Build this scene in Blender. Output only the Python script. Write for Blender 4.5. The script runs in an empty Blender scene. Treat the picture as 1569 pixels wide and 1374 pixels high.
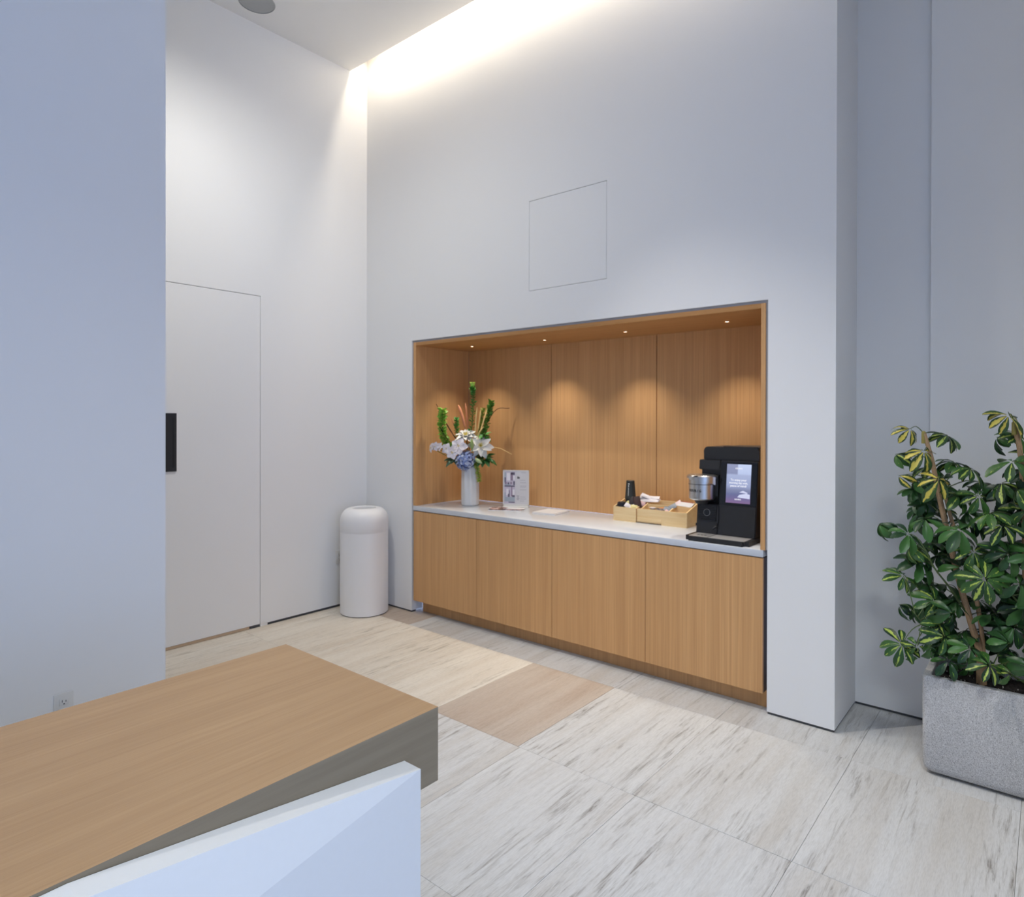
import bpy, bmesh, math, random
from mathutils import Vector, Matrix
random.seed(7)
S = bpy.context.scene
COL = S.collection
PI = math.pi

# ------------------------------------------------------------------ camera
cam = bpy.data.objects.new('camera', bpy.data.cameras.new('camera'))
COL.objects.link(cam)
YAW, PIT, ROL = 0.692046, -0.0033384, 0.0022270
fw = Vector((-math.sin(YAW) * math.cos(PIT), math.cos(YAW) * math.cos(PIT), math.sin(PIT)))
r0 = Vector((math.cos(YAW), math.sin(YAW), 0))
u0 = r0.cross(fw)
rr = r0 * math.cos(ROL) + u0 * math.sin(ROL)
uu = -r0 * math.sin(ROL) + u0 * math.cos(ROL)
M = Matrix((rr, uu, -fw)).transposed().to_4x4()
M.translation = (0, 0, 1.65)
cam.matrix_world = M
cam.data.sensor_width = 36
cam.data.lens = 988.64 * 36 / 1569
cam.data.shift_x = -(791.1 - 784.5) / 1569
cam.data.shift_y = (647.6 - 687) / 1569
cam.data.clip_start = 0.02
S.camera = cam

# ------------------------------------------------------------------ light
S.view_settings.view_transform = 'Standard'
S.view_settings.look = 'None'
S.view_settings.gamma = 1
S.view_settings.use_curve_mapping = False
S.view_settings.exposure = 0.0
world = bpy.data.worlds.new('sky')
S.world = world
world.use_nodes = True
bg = world.node_tree.nodes['Background']
bg.inputs[0].default_value = (0.41, 0.585, 1.0, 1)
bg.inputs[1].default_value = 2.1

def lamp(name, kind, loc, energy, color=(1, 1, 1), rot=(0, 0, 0), **kw):
    d = bpy.data.lights.new(name, kind)
    d.energy = energy
    d.color = color
    for k, v in kw.items():
        setattr(d, k, v)
    o = bpy.data.objects.new(name, d)
    o.location = loc
    o.rotation_euler = rot
    COL.objects.link(o)
    return o

WARM = (1.0, 0.86, 0.70)
NEUT = (1.0, 0.95, 0.89)
ZC = 4.787
# recessed ceiling downlights of the lobby, out of frame, plus an added corner fill
lamp('downlight_wall', 'SPOT', (-4.33, 2.03, ZC - 0.02), 14, (1, 0.97, 0.93), (0, math.radians(-4), 0), spot_size=math.radians(76), spot_blend=0.55, shadow_soft_size=0.05)
aim = Vector((1.05, 1.25, -4.75)).to_track_quat('-Z', 'Y').to_euler()   # adjustable downlight turned towards the niche
lamp('downlight_niche', 'SPOT', (-2.3, 2.0, ZC - 0.02), 210, NEUT, aim, spot_size=math.radians(54), spot_blend=0.85, shadow_soft_size=0.03)
lamp('corner_fill_lamp', 'SPOT', (-3.6, 1.9, ZC - 0.02), 165, (1.0, 0.98, 0.91), (0, 0, 0), spot_size=math.radians(150), spot_blend=1.0, shadow_soft_size=0.06)  # wide lamp added to brighten the dark left corner
lamp('downlight_lobby', 'SPOT', (0.4, 0.4, ZC - 0.02), 560, (0.94, 1.0, 1.0), (0, 0, 0), spot_size=math.radians(130), spot_blend=0.9, shadow_soft_size=0.4)
# linear cove light in the ceiling slot
lamp('cove_lamp', 'AREA', (-2.42, 3.552, 4.925), 30, (1.0, 0.87, 0.68), (0, 0, 0), shape='RECTANGLE', size=4.5, size_y=0.03)
PUCKS = [(-3.849, 4.045), (-3.096, 4.085), (-2.355, 4.065), (-1.605, 4.055)]
for x, y in PUCKS:
    lamp('puck_lamp', 'SPOT', (x, y, 2.275), 24.0, (1.0, 0.92, 0.78), (0, 0, 0), spot_size=math.radians(92), spot_blend=1.0, shadow_soft_size=0.02)

# ------------------------------------------------------------------ materials
def nodes(name):
    m = bpy.data.materials.new(name)
    m.use_nodes = True
    nt = m.node_tree
    return m, nt, nt.nodes['Principled BSDF']

def lin(c):
    f = lambda v: v / 12.92 if v <= 0.04045 else ((v + 0.055) / 1.055) ** 2.4
    return (f(c[0] / 255), f(c[1] / 255), f(c[2] / 255), 1)

def plain(name, rgb, rough=0.5, metal=0.0, bump=0.0, scale=200.0, spec=0.5, trans=0.0, vary=0.0):
    m, nt, b = nodes(name)
    b.inputs['Base Color'].default_value = lin(rgb)
    b.inputs['Roughness'].default_value = rough
    b.inputs['Metallic'].default_value = metal
    b.inputs['Specular IOR Level'].default_value = spec
    b.inputs['Transmission Weight'].default_value = trans
    if bump or vary:
        t = nt.nodes.new('ShaderNodeTexCoord')
        n = nt.nodes.new('ShaderNodeTexNoise')
        n.inputs['Scale'].default_value = scale
        n.inputs['Detail'].default_value = 3
        nt.links.new(t.outputs['Object'], n.inputs['Vector'])
        if bump:
            bp = nt.nodes.new('ShaderNodeBump')
            bp.inputs['Strength'].default_value = bump
            bp.inputs['Distance'].default_value = 0.002
            nt.links.new(n.outputs['Fac'], bp.inputs['Height'])
            nt.links.new(bp.outputs['Normal'], b.inputs['Normal'])
        if vary:
            h = nt.nodes.new('ShaderNodeHueSaturation')
            h.inputs['Color'].default_value = lin(rgb)
            mr = nt.nodes.new('ShaderNodeMapRange')
            mr.inputs['To Min'].default_value = 1 - vary
            mr.inputs['To Max'].default_value = 1 + vary
            nt.links.new(n.outputs['Fac'], mr.inputs['Value'])
            nt.links.new(mr.outputs['Result'], h.inputs['Value'])
            nt.links.new(h.outputs['Color'], b.inputs['Base Color'])
    return m

def emis(name, rgb, strength):
    m, nt, b = nodes(name)
    b.inputs['Base Color'].default_value = (0, 0, 0, 1)
    b.inputs['Emission Color'].default_value = lin(rgb)
    b.inputs['Emission Strength'].default_value = strength
    return m

def ramp(nt, stops):
    r = nt.nodes.new('ShaderNodeValToRGB')
    e = r.color_ramp.elements
    while len(e) > 1:
        e.remove(e[-1])
    e[0].position, e[0].color = stops[0]
    for p, c in stops[1:]:
        x = e.new(p)
        x.color = c
    return r

def coords(nt, scale, perobj=True):
    t = nt.nodes.new('ShaderNodeTexCoord')
    mp = nt.nodes.new('ShaderNodeMapping')
    mp.inputs['Scale'].default_value = scale
    if perobj:
        oi = nt.nodes.new('ShaderNodeObjectInfo')
        ml = nt.nodes.new('ShaderNodeVectorMath')
        ml.operation = 'SCALE'
        ml.inputs[0].default_value = (37.0, 91.0, 53.0)
        nt.links.new(oi.outputs['Random'], ml.inputs['Scale'])
        nt.links.new(ml.outputs[0], mp.inputs['Location'])
    nt.links.new(t.outputs['Object'], mp.inputs['Vector'])
    return mp

def noise(nt, vec, scale, detail=4, rough=0.55, dist=0.0):
    n = nt.nodes.new('ShaderNodeTexNoise')
    n.inputs['Scale'].default_value = scale
    n.inputs['Detail'].default_value = detail
    n.inputs['Roughness'].default_value = rough
    n.inputs['Distortion'].default_value = dist
    nt.links.new(vec.outputs[0], n.inputs['Vector'])
    return n

def mix(nt, a, b, fac, blend='MIX'):
    m = nt.nodes.new('ShaderNodeMix')
    m.data_type = 'RGBA'
    m.blend_type = blend
    for i, v in ((0, fac), (6, a), (7, b)):
        if hasattr(v, 'is_linked') or hasattr(v, 'links'):
            nt.links.new(v, m.inputs[i])
        else:
            m.inputs[i].default_value = v
    return m.outputs[2]

def wood(name, dark, light, axis, rough=0.45, fine=90.0, stretch=1.6):
    """rift-cut veneer: fine straight grain along one axis"""
    m, nt, b = nodes(name)
    sc = [fine, fine, fine]
    sc[axis] = stretch
    v = coords(nt, sc)
    n1 = noise(nt, v, 1.0, 5, 0.65)
    sc2 = [fine * 0.13] * 3
    sc2[axis] = stretch * 0.25
    v2 = coords(nt, sc2)
    n2 = noise(nt, v2, 1.0, 3, 0.5)
    r1 = ramp(nt, [(0.30, lin(dark)), (0.70, lin(light))])
    nt.links.new(n1.outputs['Fac'], r1.inputs['Fac'])
    r2 = ramp(nt, [(0.30, (0.92, 0.905, 0.89, 1)), (0.70, (1.03, 1.03, 1.03, 1))])
    nt.links.new(n2.outputs['Fac'], r2.inputs['Fac'])
    c = mix(nt, r1.outputs[0], r2.outputs[0], 1.0, 'MULTIPLY')
    nt.links.new(c, b.inputs['Base Color'])
    b.inputs['Roughness'].default_value = rough
    b.inputs['Specular IOR Level'].default_value = 0.35
    bp = nt.nodes.new('ShaderNodeBump')
    bp.inputs['Strength'].default_value = 0.08
    bp.inputs['Distance'].default_value = 0.001
    nt.links.new(n1.outputs['Fac'], bp.inputs['Height'])
    nt.links.new(bp.outputs['Normal'], b.inputs['Normal'])
    return m

def travertine(name, base, warm, vein):
    """vein-cut travertine: bands and broken pits along Y, offset per slab"""
    m, nt, b = nodes(name)
    v = coords(nt, (7.0, 0.55, 7.0))
    n1 = noise(nt, v, 1.0, 6, 0.6, 0.3)
    r1 = ramp(nt, [(0.32, lin(warm)), (0.56, lin(base)), (0.75, lin((min(base[0] + 8, 255), min(base[1] + 8, 255), min(base[2] + 7, 255))))])
    nt.links.new(n1.outputs['Fac'], r1.inputs['Fac'])
    v2 = coords(nt, (58.0, 4.2, 58.0))
    n2 = noise(nt, v2, 1.0, 7, 0.66, 0.5)
    r2 = ramp(nt, [(0.32, (0.85, 0.85, 0.85, 1)), (0.40, (0.32, 0.32, 0.32, 1)), (0.50, (0, 0, 0, 1))])
    nt.links.new(n2.outputs['Fac'], r2.inputs['Fac'])
    v3 = coords(nt, (5.0, 0.7, 5.0))
    n3 = noise(nt, v3, 1.0, 3, 0.5)
    r3 = ramp(nt, [(0.40, (0.22, 0.22, 0.22, 1)), (0.60, (1.0, 1.0, 1.0, 1))])
    nt.links.new(n3.outputs['Fac'], r3.inputs['Fac'])
    f = mix(nt, r2.outputs[0], r3.outputs[0], 1.0, 'MULTIPLY')
    c = mix(nt, r1.outputs[0], lin(vein), f)
    v4 = coords(nt, (240.0, 30.0, 240.0))
    n4 = noise(nt, v4, 1.0, 3, 0.6)
    r4 = ramp(nt, [(0.3, (0.90, 0.895, 0.89, 1)), (0.6, (1.02, 1.02, 1.02, 1))])
    nt.links.new(n4.outputs['Fac'], r4.inputs['Fac'])
    c = mix(nt, c, r4.outputs[0], 1.0, 'MULTIPLY')
    nt.links.new(c, b.inputs['Base Color'])
    b.inputs['Roughness'].default_value = 0.62
    b.inputs['Specular IOR Level'].default_value = 0.3
    bp = nt.nodes.new('ShaderNodeBump')
    bp.invert = True
    bp.inputs['Strength'].default_value = 0.25
    bp.inputs['Distance'].default_value = 0.002
    nt.links.new(f, bp.inputs['Height'])
    nt.links.new(bp.outputs['Normal'], b.inputs['Normal'])
    return m

def leafmat(name, green, green2, centre, amount):
    """dark leaflet whose middle carries an irregular yellow splash (UV: u along, v across)"""
    m, nt, b = nodes(name)
    uv = nt.nodes.new('ShaderNodeTexCoord')
    sep = nt.nodes.new('ShaderNodeSeparateXYZ')
    nt.links.new(uv.outputs['UV'], sep.inputs[0])
    v = coords(nt, (5, 16, 5))
    n = noise(nt, v, 1.0, 4, 0.6)
    a = nt.nodes.new('ShaderNodeMath'); a.operation = 'SUBTRACT'; a.inputs[1].default_value = 0.5
    nt.links.new(sep.outputs[1], a.inputs[0])
    ab = nt.nodes.new('ShaderNodeMath'); ab.operation = 'ABSOLUTE'
    nt.links.new(a.outputs[0], ab.inputs[0])
    ml = nt.nodes.new('ShaderNodeMath'); ml.operation = 'MULTIPLY_ADD'
    nt.links.new(n.outputs['Fac'], ml.inputs[0]); ml.inputs[1].default_value = 0.7
    nt.links.new(ab.outputs[0], ml.inputs[2])
    oi = nt.nodes.new('ShaderNodeObjectInfo')
    ad = nt.nodes.new('ShaderNodeMath'); ad.operation = 'MULTIPLY_ADD'
    nt.links.new(oi.outputs['Random'], ad.inputs[0]); ad.inputs[1].default_value = 0.22
    nt.links.new(ml.outputs[0], ad.inputs[2])
    rc = ramp(nt, [(0.0, (1, 1, 1, 1)), (amount, (1, 1, 1, 1)), (min(amount + 0.05, 1), (0, 0, 0, 1))])
    nt.links.new(ad.outputs[0], rc.inputs['Fac'])
    rg = ramp(nt, [(0.0, lin(green)), (1.0, lin(green2))])
    nt.links.new(oi.outputs['Random'], rg.inputs['Fac'])
    c = mix(nt, rg.outputs[0], lin(centre), rc.outputs[0])
    nt.links.new(c, b.inputs['Base Color'])
    b.inputs['Roughness'].default_value = 0.36
    b.inputs['Specular IOR Level'].default_value = 0.4
    return m

PAINT = plain('white_wall_paint', (240, 240, 240), 0.75, bump=0.03, scale=350, spec=0.25)
CEIL = plain('ceiling_paint', (241, 240, 238), 0.85, spec=0.2)
DARKGAP = plain('dark_reveal', (70, 72, 76), 0.6)
GROUT = plain('grout', (165, 160, 154), 0.9)
TRAV = travertine('travertine_pale', (208, 208, 208), (198, 194, 189), (122, 115, 108))
TRAVB = travertine('travertine_tan', (191, 178, 166), (182, 165, 151), (152, 134, 118))
TRAVW = travertine('travertine_cream', (222, 215, 204), (211, 200, 186), (156, 145, 130))
OAKV = wood('oak_veneer_vertical', (200, 150, 99), (223, 175, 122), 2, fine=170, stretch=1.2)
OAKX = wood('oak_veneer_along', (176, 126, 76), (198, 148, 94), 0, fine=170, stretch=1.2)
OAKY = wood('oak_desk_top', (180, 143, 103), (191, 155, 115), 1, fine=120, stretch=3)
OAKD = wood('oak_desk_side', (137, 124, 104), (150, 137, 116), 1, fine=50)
BAMB = wood('bamboo', (234, 200, 146), (245, 218, 170), 0, fine=70, stretch=4)
QUARTZ = plain('white_quartz', (208, 213, 221), 0.18, spec=0.5, vary=0.02, scale=6)
STONE = plain('faceted_white_stone', (234, 234, 234), 0.6, bump=0.05, scale=60, spec=0.3, vary=0.012)
BLACK = plain('black_plastic', (38, 38, 40), 0.42)
BLACKG = plain('black_glass', (16, 16, 19), 0.12)
BLACKM = plain('black_matt', (30, 31, 35), 0.55)
STEEL = plain('brushed_steel', (205, 205, 205), 0.28, 1.0)
GREYM = plain('drip_grille_metal', (172, 170, 168), 0.45, 0.25)
WHITEP = plain('white_plastic', (225, 224, 222), 0.45)
BINM = plain('bin_enamel', (240, 240, 242), 0.35)
INK = plain('dark_ink', (45, 45, 50), 0.6)
GREYINK = plain('grey_ink', (168, 165, 172), 0.7)
PAPER = plain('paper', (216, 215, 219), 0.6)
SPKM = plain('speaker_grille', (176, 178, 178), 0.8, bump=0.3, scale=900)
TAN = plain('threshold_wood', (205, 178, 148), 0.6)

# ------------------------------------------------------------------ object helpers
ORG = {}

def link(o, parent=None):
    COL.objects.link(o)
    if parent is not None:
        o.parent = parent
    return o

def tag(o, label=None, cat=None, group=None, kind=None):
    for k, v in (('label', label), ('category', cat), ('group', group), ('kind', kind)):
        if v:
            o[k] = v
    return o

def thing(name, label, cat, loc, group=None):
    o = bpy.data.objects.new(name, None)
    o.empty_display_size = 0.05
    o.location = loc
    COL.objects.link(o)
    ORG[o] = Vector(loc)
    return tag(o, label, cat, group)

def obj(name, bm, mat, parent=None, smooth=35):
    """link a bmesh given in world coordinates as ONE object"""
    me = bpy.data.meshes.new(name)
    if parent is not None:
        og = ORG[parent]
        bmesh.ops.translate(bm, verts=bm.verts, vec=-og)
    bmesh.ops.recalc_face_normals(bm, faces=bm.faces)
    bm.to_mesh(me)
    bm.free()
    for m in (mat if isinstance(mat, (list, tuple)) else [mat]):
        me.materials.append(m)
    if smooth:
        for p in me.polygons:
            p.use_smooth = True
        me.set_sharp_from_angle(angle=math.radians(smooth))
    o = bpy.data.objects.new(name, me)
    link(o, parent)
    ORG[o] = ORG[parent] if parent is not None else Vector((0, 0, 0))
    return o

def struct(name, bm, mat, label, cat='wall', parent=None, smooth=0):
    o = obj(name, bm, mat, parent, smooth)
    o['kind'] = 'structure'
    if parent is None:
        tag(o, label, cat)
    return o

def NB():
    return bmesh.new()

def box(bm, x0, x1, y0, y1, z0, z1, bev=0.0, seg=2):
    r = bmesh.ops.create_cube(bm, size=1)
    vs = r['verts']
    for v in vs:
        v.co = Vector(((x0 + x1) / 2 + v.co.x * (x1 - x0), (y0 + y1) / 2 + v.co.y * (y1 - y0), (z0 + z1) / 2 + v.co.z * (z1 - z0)))
    if bev:
        es = list({e for v in vs for e in v.link_edges})
        bmesh.ops.bevel(bm, geom=es, offset=bev, segments=seg, affect='EDGES', profile=0.5)
    return bm

def B(*a, **k):
    return box(NB(), *a, **k)

def lathe(bm, prof, c, n=40, caps=True, squash=None):
    """profile of (radius, z) around the vertical axis at c"""
    rings = []
    for r, z in prof:
        rings.append([bm.verts.new((c[0] + r * math.cos(2 * PI * i / n), c[1] + r * math.sin(2 * PI * i / n), c[2] + z)) for i in range(n)])
    for a, b in zip(rings, rings[1:]):
        for i in range(n):
            bm.faces.new((a[i], a[(i + 1) % n], b[(i + 1) % n], b[i]))
    if caps:
        bm.faces.new(rings[0][::-1])
        bm.faces.new(rings[-1])
    return bm

def tube(bm, pts, rad, n=6, cap=True):
    pts = [Vector(p) for p in pts]
    if not isinstance(rad, (list, tuple)):
        rad = [rad] * len(pts)
    rings = []
    up = Vector((0.13, 0.31, 0.94))
    for i, p in enumerate(pts):
        d = (pts[min(i + 1, len(pts) - 1)] - pts[max(i - 1, 0)]).normalized()
        a = d.cross(up)
        if a.length < 0.05:
            a = d.cross(Vector((1, 0, 0)))
        a.normalize()
        b = d.cross(a)
        rings.append([bm.verts.new(p + (a * math.cos(2 * PI * k / n) + b * math.sin(2 * PI * k / n)) * rad[i]) for k in range(n)])
    for a, b in zip(rings, rings[1:]):
        for i in range(n):
            bm.faces.new((a[i], a[(i + 1) % n], b[(i + 1) % n], b[i]))
    if cap:
        bm.faces.new(rings[0][::-1])
        bm.faces.new(rings[-1])
    return bm

def spline(pts, n=4):
    """Catmull-Rom through the points"""
    P = [Vector(p) for p in pts]
    P = [P[0] * 2 - P[1]] + P + [P[-1] * 2 - P[-2]]
    out = []
    for i in range(1, len(P) - 2):
        for k in range(n):
            t = k / n
            a, b, c, d = P[i - 1:i + 3]
            out.append(0.5 * ((2 * b) + (c - a) * t + (2 * a - 5 * b + 4 * c - d) * t * t + (3 * b - a - 3 * c + d) * t ** 3))
    out.append(P[-2])
    return out

def prism(bm, poly, axis, a, b, bev=0.0):
    """polygon in the two other axes (cyclic order) extruded along axis from a to b"""
    def mk(p, t):
        if axis == 0: return (t, p[0], p[1])
        if axis == 1: return (p[0], t, p[1])
        return (p[0], p[1], t)
    va = [bm.verts.new(mk(p, a)) for p in poly]
    vb = [bm.verts.new(mk(p, b)) for p in poly]
    n = len(poly)
    fs = [bm.faces.new(va[::-1]), bm.faces.new(vb)]
    for i in range(n):
        fs.append(bm.faces.new((va[i], va[(i + 1) % n], vb[(i + 1) % n], vb[i])))
    if bev:
        es = list({e for f in fs for e in f.edges})
        bmesh.ops.bevel(bm, geom=es, offset=bev, segments=2, affect='EDGES')
    return bm

def rot_bm(bm, ang, c, axis='Z'):
    bmesh.ops.rotate(bm, verts=bm.verts, cent=Vector(c), matrix=Matrix.Rotation(ang, 3, axis))
    return bm

def text_obj(name, body, size, mat, parent, loc, mw, align='CENTER', depth=0.0004, sx=1.0):
    cu = bpy.data.curves.new(name, 'FONT')
    cu.body = body
    cu.size = size
    cu.align_x = align
    cu.align_y = 'CENTER'
    cu.extrude = depth
    cu.offset = size * 0.022
    cu.resolution_u = 2
    t = bpy.data.objects.new(name + '_tmp', cu)
    COL.objects.link(t)
    dg = bpy.context.evaluated_depsgraph_get()
    dg.update()
    me = bpy.data.meshes.new_from_object(t.evaluated_get(dg))
    bpy.data.objects.remove(t)
    bpy.data.curves.remove(cu)
    me.transform(Matrix.Translation(Vector(loc) - ORG[parent]) @ mw.to_4x4() @ Matrix.Diagonal((sx, 1, 1, 1)))
    me.materials.clear()
    me.materials.append(mat)
    me.name = name
    o = bpy.data.objects.new(name, me)
    link(o, parent)
    ORG[o] = ORG[parent]
    return o

# ------------------------------------------------------------------ room shell
XL, YB, YA = -4.86, 3.70, 4.17
XC = -0.876                      # outer face of the pier right of the niche
NX0, NX1, NZ = -4.233, -1.228, 2.335    # opening of the niche
X1, Y0 = 3.6, -4.4               # window side and rear of the lobby

floor = bpy.data.objects.new('floor', None)
COL.objects.link(floor)
ORG[floor] = Vector((0, 0, 0))
tag(floor, 'vein cut travertine floor of pale slabs across the whole lobby', 'floor', kind='structure')
obj('grout_bed', B(XL - 0.1, X1 + 0.1, Y0 - 0.1, 4.4, -0.06, -0.004), GROUT, floor, 0)['kind'] = 'structure'
g = 0.0007
rows = [-4.4, -4.06, -3.12, -2.18, -1.24, -0.30, 0.64, 1.58, 2.52, 3.46, 4.30]
offs = [0.2, 0.65, 0.1, 0.5, 0.3, 0.05, 0.4, -0.748 + 0.655 * 8, -0.09 + 0.655 * 6, -0.748 + 0.655 * 8]
for ri, (ya, yb) in enumerate(zip(rows, rows[1:])):
    if ri == 8:
        xs = [XL, -4.675, -4.02, -3.365, -2.71, -2.073, -1.42, -0.742, -0.092, 0.563, 1.218, 1.873, 2.528, 3.183, X1]
    elif ri == 9:
        xs = [XL, -4.40, -3.99, -3.34, -2.71, -2.05, -1.42, -0.745, -0.092, 0.563, 1.218, 1.873, 2.528, 3.183, X1]
    elif ri == 7:
        xs = [XL, -4.69, -4.03, -3.37, -2.71, -2.06, -1.403, -0.744, -0.087, 0.563, 1.218, 1.873, 2.528, 3.183, X1]
    else:
        st = offs[ri] % 0.655
        xs = [XL] + [XL + st + 0.655 * k for k in range(13) if XL + st + 0.655 * k < X1 - 0.05 and st + 0.655 * k > 0.05] + [X1]
    for xa, xb in zip(xs, xs[1:]):
        m = TRAV
        if ri == 8 and abs(xa + 2.71) < 0.01: m = TRAVB
        elif ri == 8 and xa < -2.75: m = TRAVW
        elif ri == 9 and xa < -4.3: m = TRAVB
        elif ri == 7 and xa < -3.3: m = TRAVW
        dz = random.uniform(-0.0004, 0.0004)
        bm = B(xa + g, xb - g, ya + g, yb - g, -0.03, dz)
        top = [v for v in bm.verts if v.co.z > -0.01]
        es = [e for e in bm.edges if all(v in top for v in e.verts)]
        bmesh.ops.bevel(bm, geom=es, offset=0.0008, segments=1, affect='EDGES')
        o = obj('tile', bm, m, floor, 0)
        o['kind'] = 'structure'

# niche wall with its opening and the opening of the access panel
PX0, PX1, PZ0, PZ1 = -2.948, -2.287, 2.598, 3.255
WZ = 0.014
bm = NB()
xs = [XL, NX0, PX0, PX1, NX1, XC]
zs = [WZ, NZ, PZ0, PZ1, 5.0]
for i in range(5):
    for k in range(4):
        inn = 1 <= i <= 3 and k == 0
        pan = i == 2 and k == 2
        if inn or pan:
            continue
        v = [bm.verts.new(p) for p in ((xs[i], YB, zs[k]), (xs[i + 1], YB, zs[k]), (xs[i + 1], YB, zs[k + 1]), (xs[i], YB, zs[k + 1]))]
        bm.faces.new(v)
bmesh.ops.remove_doubles(bm, verts=bm.verts, dist=1e-5)
ex = bmesh.ops.extrude_face_region(bm, geom=bm.faces[:])
bmesh.ops.translate(bm, verts=[v for v in ex['geom'] if isinstance(v, bmesh.types.BMVert)], vec=(0, 0.06, 0))
box(bm, XC - 0.06, XC, YB + 0.06, YA, WZ, 5.0)
wall_back = struct('wall_back', bm, PAINT, 'tall white wall that holds the oak refreshment niche', 'wall')
ORG[wall_back] = Vector((0, 0, 0))
p = struct('access_panel', B(PX0 + 0.0028, PX1 - 0.0028, YB + 0.0006, YB + 0.02, PZ0 + 0.0028, PZ1 - 0.0028), PAINT, None, parent=wall_back)
struct('panel_frame', B(PX0 - 0.03, PX1 + 0.03, YB + 0.021, YB + 0.05, PZ0 - 0.03, PZ1 + 0.03), DARKGAP, None, parent=wall_back)
struct('niche_return', B(NX0 - 0.02, NX0, YB + 0.058, YB + 0.12, WZ, NZ), PAINT, None, parent=wall_back)
struct('niche_return', B(NX1, NX1 + 0.02, YB + 0.058, YB + 0.12, WZ, NZ), PAINT, None, parent=wall_back)
struct('niche_return', B(NX0 - 0.02, NX1 + 0.02, YB + 0.058, YB + 0.12, NZ, NZ + 0.02), PAINT, None, parent=wall_back)
RVL = plain('reveal_grey', (176, 177, 180), 0.7)
struct('reveal_strip', B(NX0, NX1, YB + 0.012, YB + 0.02, 2.3185, NZ), RVL, None, parent=wall_back)
struct('reveal_strip', B(NX1 - 0.0145, NX1, YB + 0.014, YB + 0.02, 0.92, 2.3185), RVL, None, parent=wall_back)
struct('reveal_strip', B(NX0, NX0 + 0.0145, YB + 0.02, YB + 0.026, 0.92, 2.3185), RVL, None, parent=wall_back)
bm = NB()
box(bm, XL, NX0 - 0.003, YB + 0.006, YB + 0.05, 0, WZ)
box(bm, NX1 + 0.003, XC - 0.006, YB + 0.006, YB + 0.05, 0, WZ)
box(bm, XC - 0.05, XC - 0.006, YB + 0.05, YA, 0, WZ)
struct('baseboard_back', bm, DARKGAP, 'thin dark shadow reveal under the niche wall', 'baseboard')

# left wall with the flush door
DY0, DY1, DZ = 1.72, 2.664, 2.640
bm = NB()
box(bm, XL - 0.12, XL, DY1, YB, WZ + 0.004, 5.0)
box(bm, XL - 0.12, XL, DY0, DY1, DZ, 5.0)
box(bm, XL - 0.12, XL, Y0, DY0, WZ, 5.0)
box(bm, XL - 0.12, XL, DY1, DY1 + 0.06, 0.0, WZ + 0.006)
wall_left = struct('wall_left', bm, PAINT, 'tall white left wall with the flush door in it', 'wall')
struct('baseboard_left', B(XL - 0.05, XL - 0.006, DY1 + 0.06, YB, 0, WZ + 0.004), DARKGAP, 'thin dark shadow reveal under the left wall beside the door', 'baseboard')
door = bpy.data.objects.new('door_1', None)
COL.objects.link(door)
door.location = (XL, DY1, 0)
ORG[door] = Vector((XL, DY1, 0))
tag(door, 'white flush door with black recessed pull in the left wall', 'door', kind='structure')
obj('door_leaf', B(XL - 0.05, XL - 0.001, DY0 + 0.004, DY1 - 0.004, 0.022, DZ - 0.004), PAINT, door, 0)
obj('door_jamb', B(XL - 0.12, XL - 0.052, DY0 - 0.02, DY1 + 0.0, 0.003, DZ + 0.0), DARKGAP, door, 0)
obj('threshold', B(XL - 0.051, XL - 0.004, DY0, DY1 - 0.09, 0.0, 0.019), TAN, door, 0)
obj('pivot_plate', B(XL - 0.045, XL - 0.0005, DY1 - 0.085, DY1 - 0.008, 0.001, 0.021), DARKGAP, door, 0)
hd = NB()
hy0, hy1, hz0, hz1 = 1.925, 2.019, 1.279, 1.698
box(hd, XL - 0.004, XL + 0.006, hy0, hy1, hz0, hz0 + 0.028)
box(hd, XL - 0.004, XL + 0.006, hy0, hy1, hz1 - 0.034, hz1)
box(hd, XL - 0.004, XL + 0.006, hy1 - 0.02, hy1, hz0 + 0.028, hz1 - 0.034)
box(hd, XL - 0.004, XL + 0.006, hy0, hy0 + 0.05, hz0 + 0.028, hz1 - 0.034)
h = obj('door_handle', hd, BLACKM, door, 0)
tag(h, 'black recessed door pull')
obj('pull_recess', B(XL - 0.02, XL + 0.0015, hy0 + 0.05, hy1 - 0.02, hz0 + 0.028, hz1 - 0.034), BLACKM, h, 0)

# partition in front of the left wall
struct('wall_near', B(-3.45, -3.25, Y0, 1.301, 0, 5.0), PAINT, 'white partition wall at the left behind the reception desk', 'wall')
# alcove behind the planter
bm = NB()
box(bm, XC - 0.06, -0.505, YA, YA + 0.1, WZ, 5.0)
box(bm, -0.506, 0.62, YA - 0.035, YA + 0.1, WZ, 5.0)
struct('wall_alcove', bm, PAINT, 'shaded white wall of the recess behind the potted plant', 'wall')
bm = NB()
box(bm, XC, -0.5, YA + 0.006, YA + 0.06, 0, WZ)
box(bm, -0.5, 0.6, YA - 0.029, YA + 0.06, 0, WZ)
struct('baseboard_alcove', bm, DARKGAP, 'thin dark shadow reveal under the recess wall', 'baseboard')
struct('wall_right_shade', B(0.55, 0.75, 2.3, YA + 0.1, 0, 5.0), PAINT, 'unseen white return wall added right of the planter to shade the recess', 'wall')  # unseen wall added to keep window light off the planter recess
struct('wall_far', B(0.75, X1 + 0.1, 2.3, 2.45, 0, 5.0), PAINT, 'white wall beside the lobby windows outside the frame', 'wall')
struct('wall_rear', B(XL - 0.12, X1 + 0.1, Y0 - 0.1, Y0, 0, 5.0), PAINT, 'white rear wall of the lobby behind the camera', 'wall')
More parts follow.
